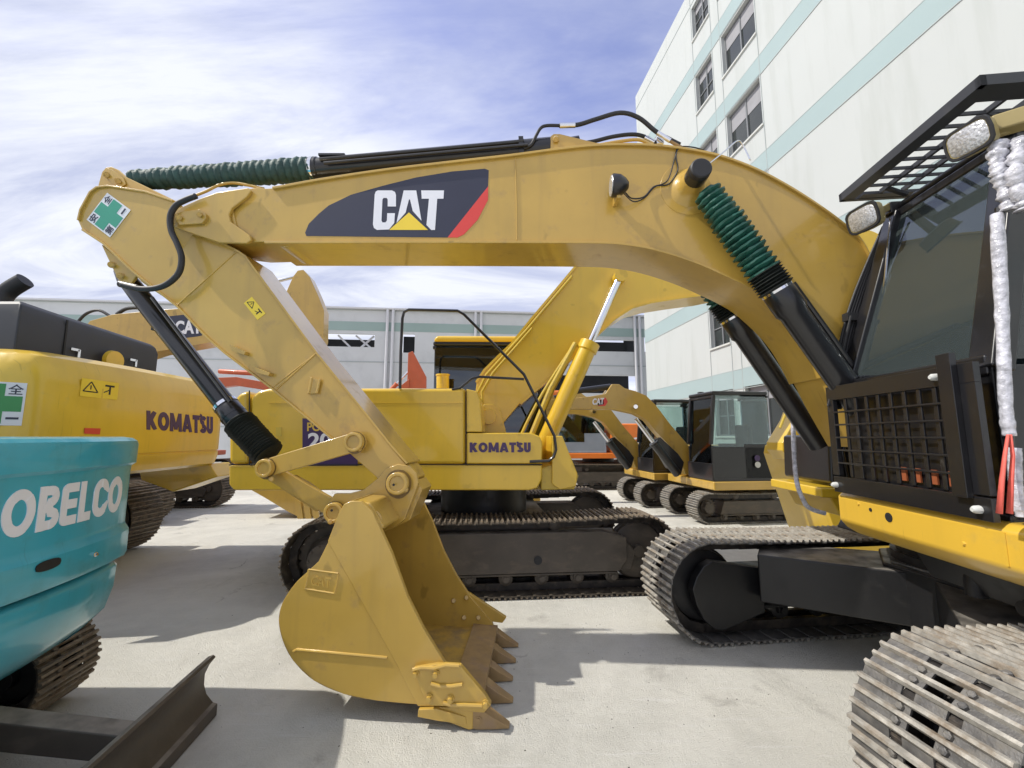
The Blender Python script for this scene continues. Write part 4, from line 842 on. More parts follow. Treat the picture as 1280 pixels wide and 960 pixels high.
MB().prism([w_(.22,-.12,2.24),w_(.22,-.98,2.24),w_(.30,-.98,2.56),w_(.32,-.72,2.60),w_(.31,-.55,2.56),w_(.29,-.38,2.46),w_(.25,-.14,2.34)],CB.d*.02).build('painted_reflection',refl_blue,cab,bevel=.006)  # added panel, shaped and coloured as the sky reflection in the lower windscreen
MB().loft([[w_(.18+.03*math.cos(a),-.93+.075*math.sin(a)*1.0,z) for a in [k*.785 for k in range(8)]] for z in(2.2,2.3,2.36,2.39)]).build('red_cloth',redc,cab,bevel=.01)
wp=MB(); wp.tube([w_(.20,-.12,2.32),w_(.42,-.12,3.50)],.008,6); wp.tube([w_(.10,-.10,2.32),w_(.10,-.28,2.30)],.010,6); wp.build('wiper',chrome,cab)
# hinge and cables on the far pillar
hg=MB(); 
for k in range(5): hg.tube(catmull([w_(-.02+.018*k,.05,2.1),w_(.10+.018*k,.055,2.6),w_(.24+.018*k,.05,3.0),w_(.46+.005*k,.01,3.5)],4),.010,8)
hg.box(w_(.20,.04,2.80),(.12,.06,.06)); hg.tube([w_(.16,-.0,2.80),w_(.05,-.0,2.45),w_(-.06,.0,2.12)],.008,6); hg.build('cable_bundle',rub,cab)
# falling object guard above the roof
fz0=3.73; fo=MB(); x0,x1,y0,y1=.18,1.9,-1.09,.03
fo.prism([w_(x0,y0,fz0),w_(x0+.03,y0,fz0),w_(x0+.03,y1,fz0),w_(x0,y1,fz0)],Z3*.06); fo.prism([w_(x0,y0,fz0),w_(x1,y0,fz0),w_(x1,y0+.03,fz0),w_(x0,y0+.03,fz0)],Z3*.06); fo.prism([w_(x0,y1-.03,fz0),w_(x1,y1-.03,fz0),w_(x1,y1,fz0),w_(x0,y1,fz0)],Z3*.06)
fo.prism([w_(x0+.03,y0+.03,fz0+.003),w_(x0+.09,y0+.03,fz0+.003),w_(x0+.09,y1-.03,fz0+.003),w_(x0+.03,y1-.03,fz0+.003)],Z3*.012)
fo.prism([w_(x0+.09,y0+.03,fz0+.003),w_(x1,y0+.03,fz0+.003),w_(x1,y0+.13,fz0+.003),w_(x0+.09,y0+.13,fz0+.003)],Z3*.012); fo.prism([w_(x0+.12,y1-.09,fz0+.003),w_(x1,y1-.09,fz0+.003),w_(x1,y1-.03,fz0+.003),w_(x0+.12,y1-.03,fz0+.003)],Z3*.012)
for i in range(1,9): y=y0+.13+(y1-.09-y0-.13)*i/9; fo.prism([w_(x0+.09,y-.006,fz0+.004),w_(x1,y-.007,fz0+.004),w_(x1,y+.006,fz0+.004),w_(x0+.09,y+.006,fz0+.004)],Z3*.02)
for i in range(1,14): x=x0+.09+.15*i; fo.prism([w_(x-.010,y0+.13,fz0+.006),w_(x+.010,y0+.13,fz0+.006),w_(x+.010,y1-.09,fz0+.006),w_(x-.010,y1-.09,fz0+.006)],Z3*.03)
for y in(-.12,-.85): fo.beam(w_(.55,y,3.68),w_(.42,y,3.74),.03,.02); fo.beam(w_(1.5,y,3.68),w_(1.5,y,3.74),.05,.03)
fo.build('roof_guard',hood,cab)
# work lamps on the cab
def cablamp(c,s,tail):
    c=V(c); D=CB.d; dn=(D*-1+Z3*-.22+CB.n*-.25).normalized(); sd=dn.cross(Z3).normalized(); up=sd.cross(dn)
    def rr(o,a,b_,n=16): return [c+dn*o+sd*(a*s*math.copysign(abs(math.cos(t))**.5,math.cos(t)))+up*(b_*s*math.copysign(abs(math.sin(t))**.5,math.sin(t))) for t in [2*math.pi*k/n for k in range(n)]]
    L=MB().loft([rr(-.16*s,.30,.30),rr(-.10*s,.58,.5),rr(.30*s,.66,.52),rr(.34*s,.62,.48)]).build('work_lamp',olive,cab,bevel=.004)
    MB().loft([rr(.335*s,.58,.44),rr(.36*s,.54,.41)]).build('lamp_glass',lens,L)
    MB().loft([rr(.30*s,.70,.56),rr(.37*s,.68,.54),rr(.37*s,.60,.46),rr(.30*s,.60,.46)],False).build('lamp_rim',rub,L)
    m=MB(); m.beam(c-dn*(.02*s)-up*.0,V(tail),.035,.05); m.build('lamp_bracket',olive,L,bevel=.006)
cablamp(PY(1086,272,2.92),.175,PY(1112,258,2.98))
cablamp(PY(1219,173,2.02),.15,PY(1300,150,1.93))
MB().beam(PY(1238,160,2.00),PY(1345,128,1.80),.09,.09).build('lamp_arm',olive,cab,bevel=.012)
# front grille guard
gd=MB(); gx=-.05
def gbar(y0,y1,z0,z1,x=gx,t=.03): gd.prism([w_(x,y0,z0),w_(x,y1,z0),w_(x,y1,z1),w_(x,y0,z1)],CB.d*t)
GZ0,GZ1=1.50,2.26
gbar(-1.10,.03,GZ0,GZ0+.11); gbar(-1.10,.03,GZ1-.10,GZ1); gbar(-.04,.03,GZ0+.12,GZ1-.10); gbar(-1.10,-.95,GZ0+.12,GZ1-.10)
gd.prism([w_(gx-.03,-1.02,GZ0+.10),w_(gx-.03,-.94,GZ0+.10),w_(gx-.03,-.94,GZ1+.06),w_(gx-.03,-1.02,GZ1+.06)],CB.d*.03)
for i in range(1,9): y=-.04-.91*i/9; gbar(y-.028,y+.028-.03,GZ0+.12,GZ1-.10,gx+.006,.012)
for i in range(1,6): z=GZ0+.12+(GZ1-GZ0-.22)*i/6; gd.tube([w_(gx+.002,-.04,z),w_(gx+.002,-.95,z)],.007,8)
G=gd.build('front_guard',blk,cab,bevel=.003)
bo=MB()
for y,z in((-.0,GZ0+.05),(-.90,GZ1-.05),(-1.04,GZ0+.05)): bo.mark(); bo.rings(w_(gx,y,z),w_(gx-.035,y,z),[(0,.020),(.7,.018),(1,.010)],10)
bo.build_each('guard_bolt',sill,G)
om=MB()
for y in(-.45,-.55,-.66,-.77,-.88): om.mark(); om.prism([w_(.045,y,GZ0+.13),w_(.045,y-.05,GZ0+.13),w_(.045,y-.05,GZ0+.21),w_(.045,y,GZ0+.21)],CB.d*.01)
om.build_each('reflector',amber,cab)
# platform beam under the cab
pbm=MB(); prof=[(.02,1.50),(-.02,1.47),(-.02,1.30),(.02,1.25),(.10,1.20),(.9,1.18),(.9,1.50)]
pbm.loft([[w_(x,y,z) for x,z in prof] for y in(.06,-1.35)]); 
pbm.prism([w_(.9,-1.35,1.2),w_(3.2,-1.35,1.2),w_(3.2,-1.35,1.48),w_(.9,-1.35,1.48)],CB.n*1.4)
P_=pbm.build('platform',warmy,cat,bevel=.018)
hb=MB(); hb.mark(); hb.cyl(w_(-.024,-.42,1.40),w_(-.018,-.42,1.40),.028,16); hb.mark(); hb.cyl(w_(-.024,-.27,1.42),w_(-.018,-.27,1.42),.012,12); hb.build_each('bolt_hole',fdark,P_)
hb=MB()
for y,z in((-.16,1.44),(-.90,1.36)): hb.rings(w_(-.02,y,z),w_(-.028,y,z),[(0,.012),(1,.008)],8)
hb.prism([w_(-.024,-1.10,1.31),w_(-.024,-1.112,1.31),w_(-.024,-1.112,1.46),w_(-.024,-1.10,1.46)],CB.d*.01)
hb.build('weld_seam',warmy,P_)
ub=MB(); ub.prism([w_(.35,-.2,1.0),w_(3,-.2,1.0),w_(3,-.2,1.2),w_(.25,-.2,1.2)],CB.n*-1.0); ub.tube([w_(.35,-.5,.98),w_(.35,-.5,1.18)],.05,12); ub.tube([w_(.30,-.8,1.02),w_(.9,-.8,1.0)],.04,12); ub.build('underbody',blkd,cat)
# wrapped grab rail, mirror stay and ribbon at the near pillar
def crinkle(path,r,k=26,j=.25):
    P=catmull(path,k//max(1,len(path)-1)+1); return P,[r*random.uniform(1-j,1+j) for _ in P]
P_,rr_=crinkle([PY(1246,268,1.98),PY(1252,380,1.98),PY(1257,500,1.98),PY(1262,545,1.98)],.025,j=.10); wr=MB().tube(P_,rr_,12).build('wrapped_grab_rail',wrap,cab,ang=180)
P_,rr_=crinkle([PY(1268,560,1.96),PY(1271,620,1.96),PY(1279,645,1.96)],.024,j=.08); MB().tube(P_,rr_,12).build('rail_sleeve',wrap,cab,ang=180)
P_,rr_=crinkle([PY(1249,180,1.95),PY(1246,205,1.95),PY(1256,235,1.95),PY(1262,262,1.95)],.030,30,.4); MB().tube(P_,rr_,9).build('plastic_wrap',wrap,cab,ang=180)
P_,rr_=crinkle([PY(1276,176,1.9),PY(1270,215,1.9),PY(1282,262,1.9)],.032,30,.4); MB().tube(P_,rr_,9).build('plastic_wrap',wrap,cab,ang=180)
MB().tube([PY(1249,260,1.99),PY(1255,400,1.99),PY(1262,560,1.99),PY(1280,650,1.99)],.018,10).build('grab_rail',blk,cab)
for k,(a,b_,c) in enumerate(((1260,1256,1249),(1263,1266,1262))):
    pts=[PY(a,543,1.93),PY(b_,570,1.93),PY((b_+c)/2,600,1.92),PY(c,642,1.92)]
    wdt=[.004,.007,.009,.012]; rb=MB(); 
    rb.loft([[p+CB.n*w0+CB.d*.004,p+CB.n*w0-CB.d*.004,p-CB.n*w0-CB.d*.004,p-CB.n*w0+CB.d*.004] for p,w0 in zip(pts,wdt)]); rb.build('red_ribbon',redc,cab,ang=180)

# ================================================================== generic small helpers for the other machines
def local_cab(par,pl,x0,x1,y0,y1,z0,z1,zs,fm,gm,sx=.12,frontrake=.1,name='cab',pf=.55):
    """open framed cab with glass; x0 front, x1 back"""
    t=.07; fd_=1 if x1>x0 else -1; m=MB(); X=pl.w
    xt=x0+frontrake*fd_; xm=x0+(x1-x0)*.55
    for y in(y0,y1):
        yy=y+(t/2 if y==min(y0,y1) else -t/2)
        m.beam(X(x0,yy,z0),X(x0,yy,zs),t,t); m.beam(X(x0,yy,zs),X(xt,yy,z1),t,t); m.beam(X(x1,yy,z0),X(x1,yy,z1),t,t*1.3); m.beam(X(xm,yy,z0),X(xm,yy,z1),t,t*1.2)
        m.prism([X(x0,yy-t*.3,z0),X(x1,yy-t*.3,z0),X(x1,yy-t*.3,z0+(zs-z0)*pf),X(x0,yy-t*.3,z0+(zs-z0)*pf)],pl.n*(t*.6))
        m.prism([X(xm,yy-t*.3,z0),X(x1,yy-t*.3,z0),X(x1,yy-t*.3,zs),X(xm,yy-t*.3,zs)],pl.n*(t*.58))
    ya,yb=min(y0,y1),max(y0,y1)
    m.prism([X(x0,ya,z0),X(x1,ya,z0),X(x1,yb,z0),X(x0,yb,z0)],Z3*.06)
    m.prism([X(x1,ya,z0),X(x1,yb,z0),X(x1,yb,zs),X(x1,ya,zs)],pl.d*(.05*fd_)); m.beam(X(x1,ya,z1-.03),X(x1,yb,z1-.03),.06,.06); m.beam(X(xt,ya,z1-.03),X(xt,yb,z1-.03),.06,.06); m.beam(X(x0,ya,z0+.2),X(x0,yb,z0+.2),.05,.35)
    c=m.build(name,fm,par,bevel=.012)
    r=MB(); r.prism([X(xt-.05*fd_,ya,z1),X(x1+.03*fd_,ya,z1),X(x1+.03*fd_,yb,z1),X(xt-.05*fd_,yb,z1)],Z3*.09); rf=r.build('roof',fm,c,bevel=.035)
    for y,s_ in((ya+.012,1),(yb-.02,1)):
        g_=MB(); g_.prism([X(x0+.04*fd_,y,z0+(zs-z0)*pf),X(xm,y,z0+(zs-z0)*pf),X(xm,y,z1-.03),X(xt+.04*fd_,y,z1-.03),X(x0+.04*fd_,y,zs)],pl.n*.008); g_.prism([X(xm,y,zs),X(x1,y,zs),X(x1,y,z1-.03),X(xm,y,z1-.03)],pl.n*.008); g_.build('side_glass',gm,c)
    g_=MB(); g_.prism([X(x0+.01*fd_,ya+.05,z0+.36),X(x0+.01*fd_,yb-.05,z0+.36),X(x0+.01*fd_,yb-.05,zs),X(xt+.01*fd_,yb-.05,z1-.04),X(xt+.01*fd_,ya+.05,z1-.04),X(x0+.01*fd_,ya+.05,zs)],pl.d*(.008*fd_)); g_.build('windscreen',gm,c)
    MB().prism([X(x1-.01*fd_,ya+.05,zs),X(x1-.01*fd_,yb-.05,zs),X(x1-.01*fd_,yb-.05,z1-.05),X(x1-.01*fd_,ya+.05,z1-.05)],pl.d*.008).build('rear_glass',gm,c)
    s_=MB(); ym=(ya+yb)/2; xs_=x0+(x1-x0)*.62; s_.box(X(xs_,ym,z0+.45),(.5,.46,.14),(pl.d,pl.n,Z3)); s_.box(X(xs_+.25*fd_,ym,z0+.85),(.14,.46,.75),(pl.d,pl.n,Z3)); s_.box(X(x0+.35*fd_,ym,z0+.5),(.1,.3,.5),(pl.d,pl.n,Z3)); s_.build('seat',seatm,c,bevel=.04)
    return c
def cylpair(par,p0,p1,r,m,name,nf=.5,rodf=.55,dn=None):
    p0,p1=V(p0),V(p1); q=p0+(p1-p0)*nf
    o=MB().rings(p1,q,[(0,r*.8),(.02,r),(.93,r),(.94,r*1.15),(1,r*1.15)],18).build(name,m,par); MB().cyl(q,p0,r*rodf,14).build('piston_rod',chrome,o); return o

# ================================================================== MIDDLE BRIGHT YELLOW EXCAVATOR
MU=Plane(-.43,6.62,5); 
mk=root('excavator',(-.43,6.62,0),'bright lemon yellow excavator facing right behind the bucket, with black looped handrail','excavator')
for yc in(-1.19,1.19): track(mk,MU,.02,yc,4.72,.95,.62,.19,ms=(steel2,edge2),fmat=frame,sag=.05,fr_h=(.26,.70),drive=-1,key='mk')
# the long plain side beam of the near track frame
MB().prism([MU.w(x,-1.42,z) for x,z in((-1.55,.27),(1.62,.27),(1.72,.40),(1.72,.66),(1.45,.74),(-1.35,.74),(-1.62,.60))],MU.n*.14).build('track_frame_side',frame,mk,bevel=.01)
dh=MB(); dh.cyl(MU.w(.62,-1.424,.42),MU.w(.62,-1.430,.42),.05,16); dh.build('drain_hole',fdark,mk)
MB().prism([MU.w(-1.0,-1.2,.45),MU.w(1.0,-1.2,.45),MU.w(.9,-1.2,.78),MU.w(-.9,-1.2,.78)],MU.n*2.4).build('cross_frame',frame,mk,bevel=.02)
MB().rings(MU.w(0,0,.8),MU.w(0,0,1.25),[(0,.65),(1,.65)],40).build('slewing_ring',blkd,mk)
ML=Plane(-.43,5.30,1); m=lambda a,b_,c=0:ML.h(a,b_,c)
def pm(name,pts,c0_,c1_,mt,bevel=.01,par=None): return MB().prism([m(a,b_,c0_) for a,b_ in pts],ML.n*(c1_-c0_)).build(name,mt,par or mk,bevel=bevel)
h0=pm('engine_house',[(312,581),(312,497),(322,488),(336,485),(582,485),(582,581)],0,2.55,ky,.05)
pm('counterweight',[(285,581),(285,520),(289,503),(298,491),(311,487),(311,581)],-.0,2.6,ky,.06)
pm('side_skirt',[(286,582),(678,581),(677,600),(672,610),(662,613),(292,613),(286,606)],-.01,.9,ky,.02)
pm('belly',[(300,585),(660,585),(655,612),(300,612)],.95,2.5,blkd)
pm('house_post',[(583,486),(596,489),(600,500),(603,540),(583,540)],.0,1.0,ky,.012)
tb=pm('tool_box',[(583,541),(664,541),(674,545),(678,553),(678,580),(583,580)],0,.95,ky,.018)
sm=MB()
for a in(311.5,582.5): sm.prism([m(a-.5,488,-.003),m(a+.5,488,-.003),m(a+.5,581,-.003),m(a-.5,581,-.003)],ML.n*.01)
sm.prism([m(286,580.6,-.014),m(678,580.3,-.014),m(678,581.5,-.014),m(286,581.8,-.014)],ML.n*.01)
sm.build('panel_gap',fdark,h0)
MB().prism([m(336,503,-.004),m(580,503,-.004),m(580,504,-.004),m(336,504,-.004)],ML.n*.006).build('crease',ky,h0)
MB().prism([m(345,534,-.004),m(352,534,-.004),m(352,545,-.004),m(345,545,-.004)],ML.n*.006).build('latch',ky2,h0)
block_text('lettering',"KOMAT'SU",purp,tb,flat_fn(m(587,565.5,-.001),m(663.5,565.5,-.001),m(587,553,-.001),-ML.n))
# model number decal behind the links
dm=pm('model_decal',[(378,523),(447,523),(447,585),(378,585)][:4],-.004,0,purp,0,h0)
text_mesh('lettering','20',letw,dm,flat_fn(m(385,560,-.0045),m(415,560,-.0045),m(385,541,-.0045),-ML.n),off=.03,depth=.002)
text_mesh('lettering','PC',ky,dm,flat_fn(m(384,539,-.0045),m(399,539,-.0045),m(384,528,-.0045),-ML.n),off=.03,depth=.002)
MB().rings(m(553.5,486,1.3),m(553.5,468,1.3),[(0,.10),(.88,.10),(.9,.11),(1,.11)],20).build('exhaust_pipe',ky,mk)
# cab on the far side
c0=m(545,440,1.55); x0=(c0-ML.o).dot(ML.d)
kc=MB(); X=ML.w
xa_=(m(541,530,1.6)-ML.o).dot(ML.d); xb_=xa_+1.85; zt_=m(560,432,1.6).z
cabk=local_cab(mk,ML,xb_,xa_,1.6,2.6,1.35,zt_,2.15,blk,glassm,frontrake=.25)
MB().prism([X(xa_-.03,1.57,zt_+.06),X(xb_-.35,1.57,zt_+.06),X(xb_-.40,1.57,zt_+.17),X(xa_+.02,1.57,zt_+.17)],ML.n*1.06).build('cab_cap',ky,cabk,bevel=.05)
# boom
by=1.10; bpts=[(593,536),(591,515),(596,478),(606,463),(622,447),(640,430),(664,400),(692,367),(722,331),(750,300),(785,280),(830,268),(880,262),(940,262),(1000,268),(1050,277),(1092,289),(1140,312),(1135,350),(1060,345),(960,352),(885,367),(850,371.5),(815,377),(790,384),(768,398),(745,419),(700,461),(650,504),(628,530),(620,537)]
kb=pm('boom',bpts,by,by+.5,ky,.012)
e=MB(); edgeplate(e,ML,[(596,478),(606,463),(622,447),(640,430),(664,400),(692,367),(722,331),(750,300),(785,280)],by-.03,by+.53,-.5,2.2,K=m); edgeplate(e,ML,[(960,352),(885,367),(850,371.5),(815,377),(790,384),(768,398),(745,419),(700,461),(650,504)],by-.03,by+.53,-.5,2.0,K=m); e.build('flange',ky,kb)
pi=MB(); pi.tube([m(600,520,by-.05),m(596,492,by-.05),m(608,468,by-.04),m(660,410,by-.04),m(715,345,by-.04)],.018,8); pi.tube([m(604,516,by-.09),m(602,490,by-.09),m(616,466,by-.07),m(665,410,by-.06)],.016,8); pi.build('boom_pipe',ky2,kb)
MB().rings(m(611,521,by-.005),m(611,521,by-.10),[(0,.20),(.1,.19),(.4,.12),(1,.11)],28).build('pin_boss',ky,kb)
for c_ in(by-.06,by+.53): pm('boom_bracket',[(596,541),(599,512),(606,505),(618,505),(626,515),(633,541)],c_,c_+.05,ky,.008)
pm('front_deck',[(600,548),(700,548),(722,600),(718,612),(600,612)],by-.1,by+.7,ky,.015)
sdk=pm('side_step',[(690,545),(703,545),(722,592),(720,608),(700,612),(690,605)],.05,.85,ky,.01)
pm('bucket_guard',[(676,585),(692,581),(724,594),(718,612),(676,613)],.10,.95,ky2,.02)
for dy,nn in((-.14,1),(.62,1)):
    a=m(775,346,by+dy); b_=m(664,592,by+dy); c=cylpair(mk,a,b_,.135,ky,'boom_cylinder',nf=.35,rodf=.42)
    MB().cyl(a-ML.n*.08,a+ML.n*.08,.10,18).build('rod_eye',ky,c)
    d_=(b_-a).normalized(); s_=d_.cross(ML.n).normalized(); s_=s_ if s_.x<0 else -s_
    MB().tube([a+(b_-a)*.38+s_*.20,a+(b_-a)*.62+s_*.26,a+(b_-a)*.93+s_*.22],.045,10).build('hydraulic_pipe',ky2,c)
    MB().tube(catmull([a+(b_-a)*.40+s_*.22,a+(b_-a)*.66+s_*.34,a+(b_-a)*.90+s_*.36,a+(b_-a)*.95+s_*.2],5),.022,8).build('hydraulic_pipe',ky2,c)
hr=MB(); hr.tube([m(*q,.0) for q in((500,486),(501,440),(503,398),(505,390),(511,387),(572,388.5),(580,393),(655,468),(661,480),(693,545),(695,562),(692,571),(686,576),(662,577))],.019,10)
hr.tube([m(*q,.02) for q in((565,487),(575,485),(590,473),(600,471),(655,474))],.017,10); hr.build('handrail',blk,mk)
# stick and bucket in front of it
sk=pm('stick',[(1100,305),(1142,312),(1150,335),(1128,430),(1060,525),(1002,573),(966,573),(958,562),(958,553),(975,525),(1003,445),(1016,426),(1050,365)],by+.44,by+.04,ky,.01)
st_=MB(); st_.tube([m(1012,440,by+.03),m(975,535,by+.03)],.02,8); st_.tube([m(1022,440,by+.03),m(990,545,by+.03)],.02,8); st_.build('stick_pipe',ky2,sk)
kbu=pm('bucket',[(954,566),(956,556),(966,553),(985,575),(1030,602),(1075,640),(1080,668),(1050,684),(1012,686),(992,672),(984,655)],by+.78,by-.30,ky,.015)
for k in range(5):
    c=m(1004,678,by-.25+.25*k); d_=(m(988,702,by-.25+.25*k)-c); 
    MB().loft([[c-ML.n*.05-ML.d*.06,c+ML.n*.05-ML.d*.06,c+ML.n*.05+ML.d*.07,c-ML.n*.05+ML.d*.07],[c+d_-ML.n*.03-ML.d*.015,c+d_+ML.n*.03-ML.d*.015,c+d_+ML.n*.03+ML.d*.01,c+d_-ML.n*.03+ML.d*.01]]).build('tooth',ky,kbu,bevel=.004)

# ================================================================== LEFT BIG YELLOW EXCAVATOR (seen from behind)
lk_=root('excavator',(-8.4,5.9,0),'bright yellow excavator seen from behind at left, black engine hood and big counterweight','excavator')
LP=Plane(-8.4,5.9,0)
for yc in(-1.05,1.30): track(lk_,LP,-.22,yc,5.2,1.10,.62,.215,ms=(steel2,edge2),fmat=frame,sag=.05,drive=1,full=False,key='lk')
def arc(cx,cy_,r,a0,a1,n=6): return [(cx+r*math.cos(R(a0+(a1-a0)*k/n)),cy_+r*math.sin(R(a0+(a1-a0)*k/n))) for k in range(n+1)]
plan=[(-6.6,4.05),(-5.35,4.08)]+arc(-5.2,4.45,.37,-90,-18,6)+[(-4.80,4.9),(-4.79,5.4),(-4.82,6.0),(-4.86,6.85)]+arc(-5.12,6.95,.26,0,88,6)+[(-6.6,7.25)]
def ringz(z,ins=0):
    cx,cy_=-6.3,5.65; return [V((cx+(x-cx)*(1-ins/1.5),cy_+(y-cy_)*(1-ins/1.5),z)) for x,y in plan]
cwt=MB().loft([ringz(1.42,.10),ringz(1.46,.03),ringz(1.60,0),ringz(1.655,0),ringz(1.66,.012),ringz(1.675,.012),ringz(1.68,0),ringz(2.45,0),ringz(2.62,.03),ringz(2.74,.10),ringz(2.80,.20)]).build('counterweight',ky,lk_,ang=28)
kf=lambda X_:(lambda px,py:PX(px,py,X_))
# inset lettering follows the rear face
def rear(px,py,e=.004):
    r=ray(px,py); best=None
    for i in range(len(plan)-1):
        (xa1,ya1),(xb1,yb1)=plan[i],plan[i+1]; dx,dy=xb1-xa1,yb1-ya1; den=r.x*dy-r.y*dx
        if abs(den)<1e-9: continue
        t=(xa1*dy-ya1*dx)/den; s_=(xa1*r.y-ya1*r.x)/den
        if t>0 and -1e-6<=s_<=1+1e-6 and (best is None or t<best[0]): best=(t,V((dy,-dx,0)).normalized())
    t,n_=best; return C0+r*t,n_
def rear_fn(x0,x1,yl,yr,yl2,yr2):
    def f(u,v):
        # perspective-true spacing: interpolate on the face, not on the picture
        a,na=rear(x0,yl); b_,nb=rear(x1,yr); a2,_=rear(x0,yl2); b2,_=rear(x1,yr2)
        p=a+(b_-a)*u; q=a2+(b2-a2)*u; P=p+(q-p)*v
        # snap to the surface
        Y=P.y
        for i in range(len(plan)-1):
            (xa1,ya1),(xb1,yb1)=plan[i],plan[i+1]
            if ya1<=Y<=yb1 and xa1>-5.3: s_=(Y-ya1)/max(1e-6,yb1-ya1); P.x=xa1+(xb1-xa1)*s_; return P,V((1,0,0))
        return P,V((1,0,0))
    return f
block_text('lettering',"KOMAT'SU",purp,cwt,rear_fn(183,266,537,542.5,513,521),t=.26,gap=.07,depth=.004)
cs0=PX(-9,531,-4.79); 
# safety sticker near the left edge, warning stickers, red tag
def onrear(px,py): return rear(px,py)[0]
n_=rear(20,500)[1]; sA=onrear(27,532); sB=onrear(33,479)
# sticker: lower right corner at (27,532), extends to the left out of frame
hS=(sB-sA).length*.5+.28*0; u_=V((n_.y,-n_.x,0)); u_=u_ if u_.y<0 else -u_
hh=(sB.z-sA.z); o_=sA+u_*hh+n_*.004; cross_sign(cwt,o_,-u_,Z3,n_,hh,grn2,['安','全','第','一'])
n2_=rear(120,490)[1]; a=onrear(99,495); b_=onrear(146,500); c=onrear(100,472); warn_sign(cwt,a+n2_*.004,(b_-a),Z3,n2_,(b_-a).length,(c-a).z)
rp=[rear(x,y)[0]+V((.005,0,0)) for x,y in((105,535),(125,535.5),(124,543),(104.5,542))]; rp=[V((p.x,p.y,p.z)) for p in rp]; MB().prism(rp,V((.004,0,0))).build('red_tag',redd,cwt)
# engine hood
h0z,h1z=2.80,3.36
hp=[(-5.28,4.38),(-5.42,5.0),(-5.75,6.72),(-8.2,6.72),(-8.2,4.38)]
cxh,cyh=-6.8,5.5
hr_=lambda z,k:[V((cxh+(x-cxh)*k,cyh+(y-cyh)*k,z)) for x,y in hp]
hd=MB().loft([hr_(2.78,1),hr_(3.22,1),hr_(3.32,.975),hr_(3.37,.93)]).build('engine_hood',hood,lk_,bevel=.02,ang=25)
lt=MB()
for px,py in((91,437),(164,450)):
    p=PX(px,py,-5.45 if px<120 else -5.60); lt.mark(); lt.box(p+V((.02,0,.0)),(.03,.10,.03)); lt.box(p+V((.02,.05,-.04)),(.03,.03,.10))
lt.build_each('hood_latch',chrome,hd)
MB().rings(PX(140,449,-5.47)+V((0,0,-.02)),PX(140,449,-5.47)+V((.05,0,-.02)),[(0,.14),(1,.13)],20).build('lifting_eye',ky,lk_)
sm=MB(); sm.beam(V((-5.405,4.98,2.8)),V((-5.415,4.98,3.3)),.02,.012); sm.build('panel_gap',fdark,hd)
e0=PX(-2,384,-6.0); MB().tube(catmull([e0+V((0,0,-.3)),e0+V((.02,0,.05)),e0+V((.06,.02,.2)),e0+V((.22,.04,.34))],6),[.11]*12+[.12]*7 if False else .09,16).build('exhaust_pipe',rub,lk_)
MB().prism([V((-11,4.1,1.45)),V((-6.55,4.1,1.45)),V((-6.55,4.1,2.75)),V((-11,4.1,2.75))],V((0,2.9,0))).build('engine_house',ky,lk_,bevel=.06)
MB().prism([PY(172,583,7.0),PY(262,580,7.0),PY(272,596,7.0),PY(216,615,7.0),PY(176,600,7.0)],V((0,.5,0))).build('belly_plate',ky,lk_,bevel=.02)
MB().rings(LP.w(0,.1,.9),LP.w(0,.1,1.45),[(0,.75),(1,.75)],36).build('slewing_ring',blkd,lk_)
MB().box(LP.w(0,.1,.7),(2.4,2.2,.45)).build('cross_frame',frame,lk_,bevel=.03)
local_cab(lk_,LP,-3.0,-1.2,-1.75,-.75,1.5,3.2,2.2,blk,glassd)
lkb=MB().prism([LP.w(-1.3,-.3,1.6),LP.w(-1.5,-.3,2.2),LP.w(-4.4,-.3,4.8),LP.w(-7.4,-.3,4.4),LP.w(-7.4,-.3,4.1),LP.w(-4.4,-.3,4.1)],V((0,.5,0))).build('boom',ky,lk_,bevel=.02)
MB().prism([LP.w(-7.2,-.2,4.7),LP.w(-7.7,-.2,4.5),LP.w(-7.0,-.2,1.6),LP.w(-6.7,-.2,1.6)],V((0,.4,0))).build('stick',ky,lk_,bevel=.02)
MB().prism([LP.w(-7.1,-.6,1.7),LP.w(-6.5,-.6,1.6),LP.w(-6.0,-.6,.7),LP.w(-6.6,-.6,.2),LP.w(-7.3,-.6,.7)],V((0,1.2,0))).build('bucket',ky,lk_,bevel=.02)
# ================================================================== TEAL MINI EXCAVATOR, lower left
kc_=root('excavator',(-4.25,2.0,0),'small teal excavator at lower left, rounded counterweight with white lettering and dark blade','excavator')
KU=Plane(-4.35,2.08,7)
for yc in(.90,-.82): track(kc_,KU,.0,yc,2.85,.62,.46,.135,ms=(steel2,edge2),fmat=blkd,sag=.02,fr_h=(.2,.42),drive=-1,full=True,key='kb')
def fx(Y): t=(Y-1.80); return -2.50-.115*t*t-.02*t**4
YE=3.02
def kplan(n=22):
    ys=[.72+(YE-.72)*k/n for k in range(n+1)]; P=[(fx(y),y) for y in ys]
    P=[(-5.3,.35),(-3.6,.36)]+[(fx(.72)-.34,.42),(fx(.72)-.12,.50),(fx(.72)-.03,.60)]+P+[(fx(YE)-.035,YE+.10),(fx(YE)-.10,YE+.17),(fx(YE)-.22,YE+.21),(-3.8,YE+.25),(-5.3,YE+.25)]; return P
KPn=kplan()
def kring(z,ins): 
    out=[]; n=len(KPn)
    for i,(x,y) in enumerate(KPn):
        a=KPn[max(i-1,0)]; b_=KPn[min(i+1,n-1)]; dx,dy=b_[0]-a[0],b_[1]-a[1]; L=math.hypot(dx,dy); out.append(V((x-dy/L*ins,y+dx/L*ins,z)))
    return out
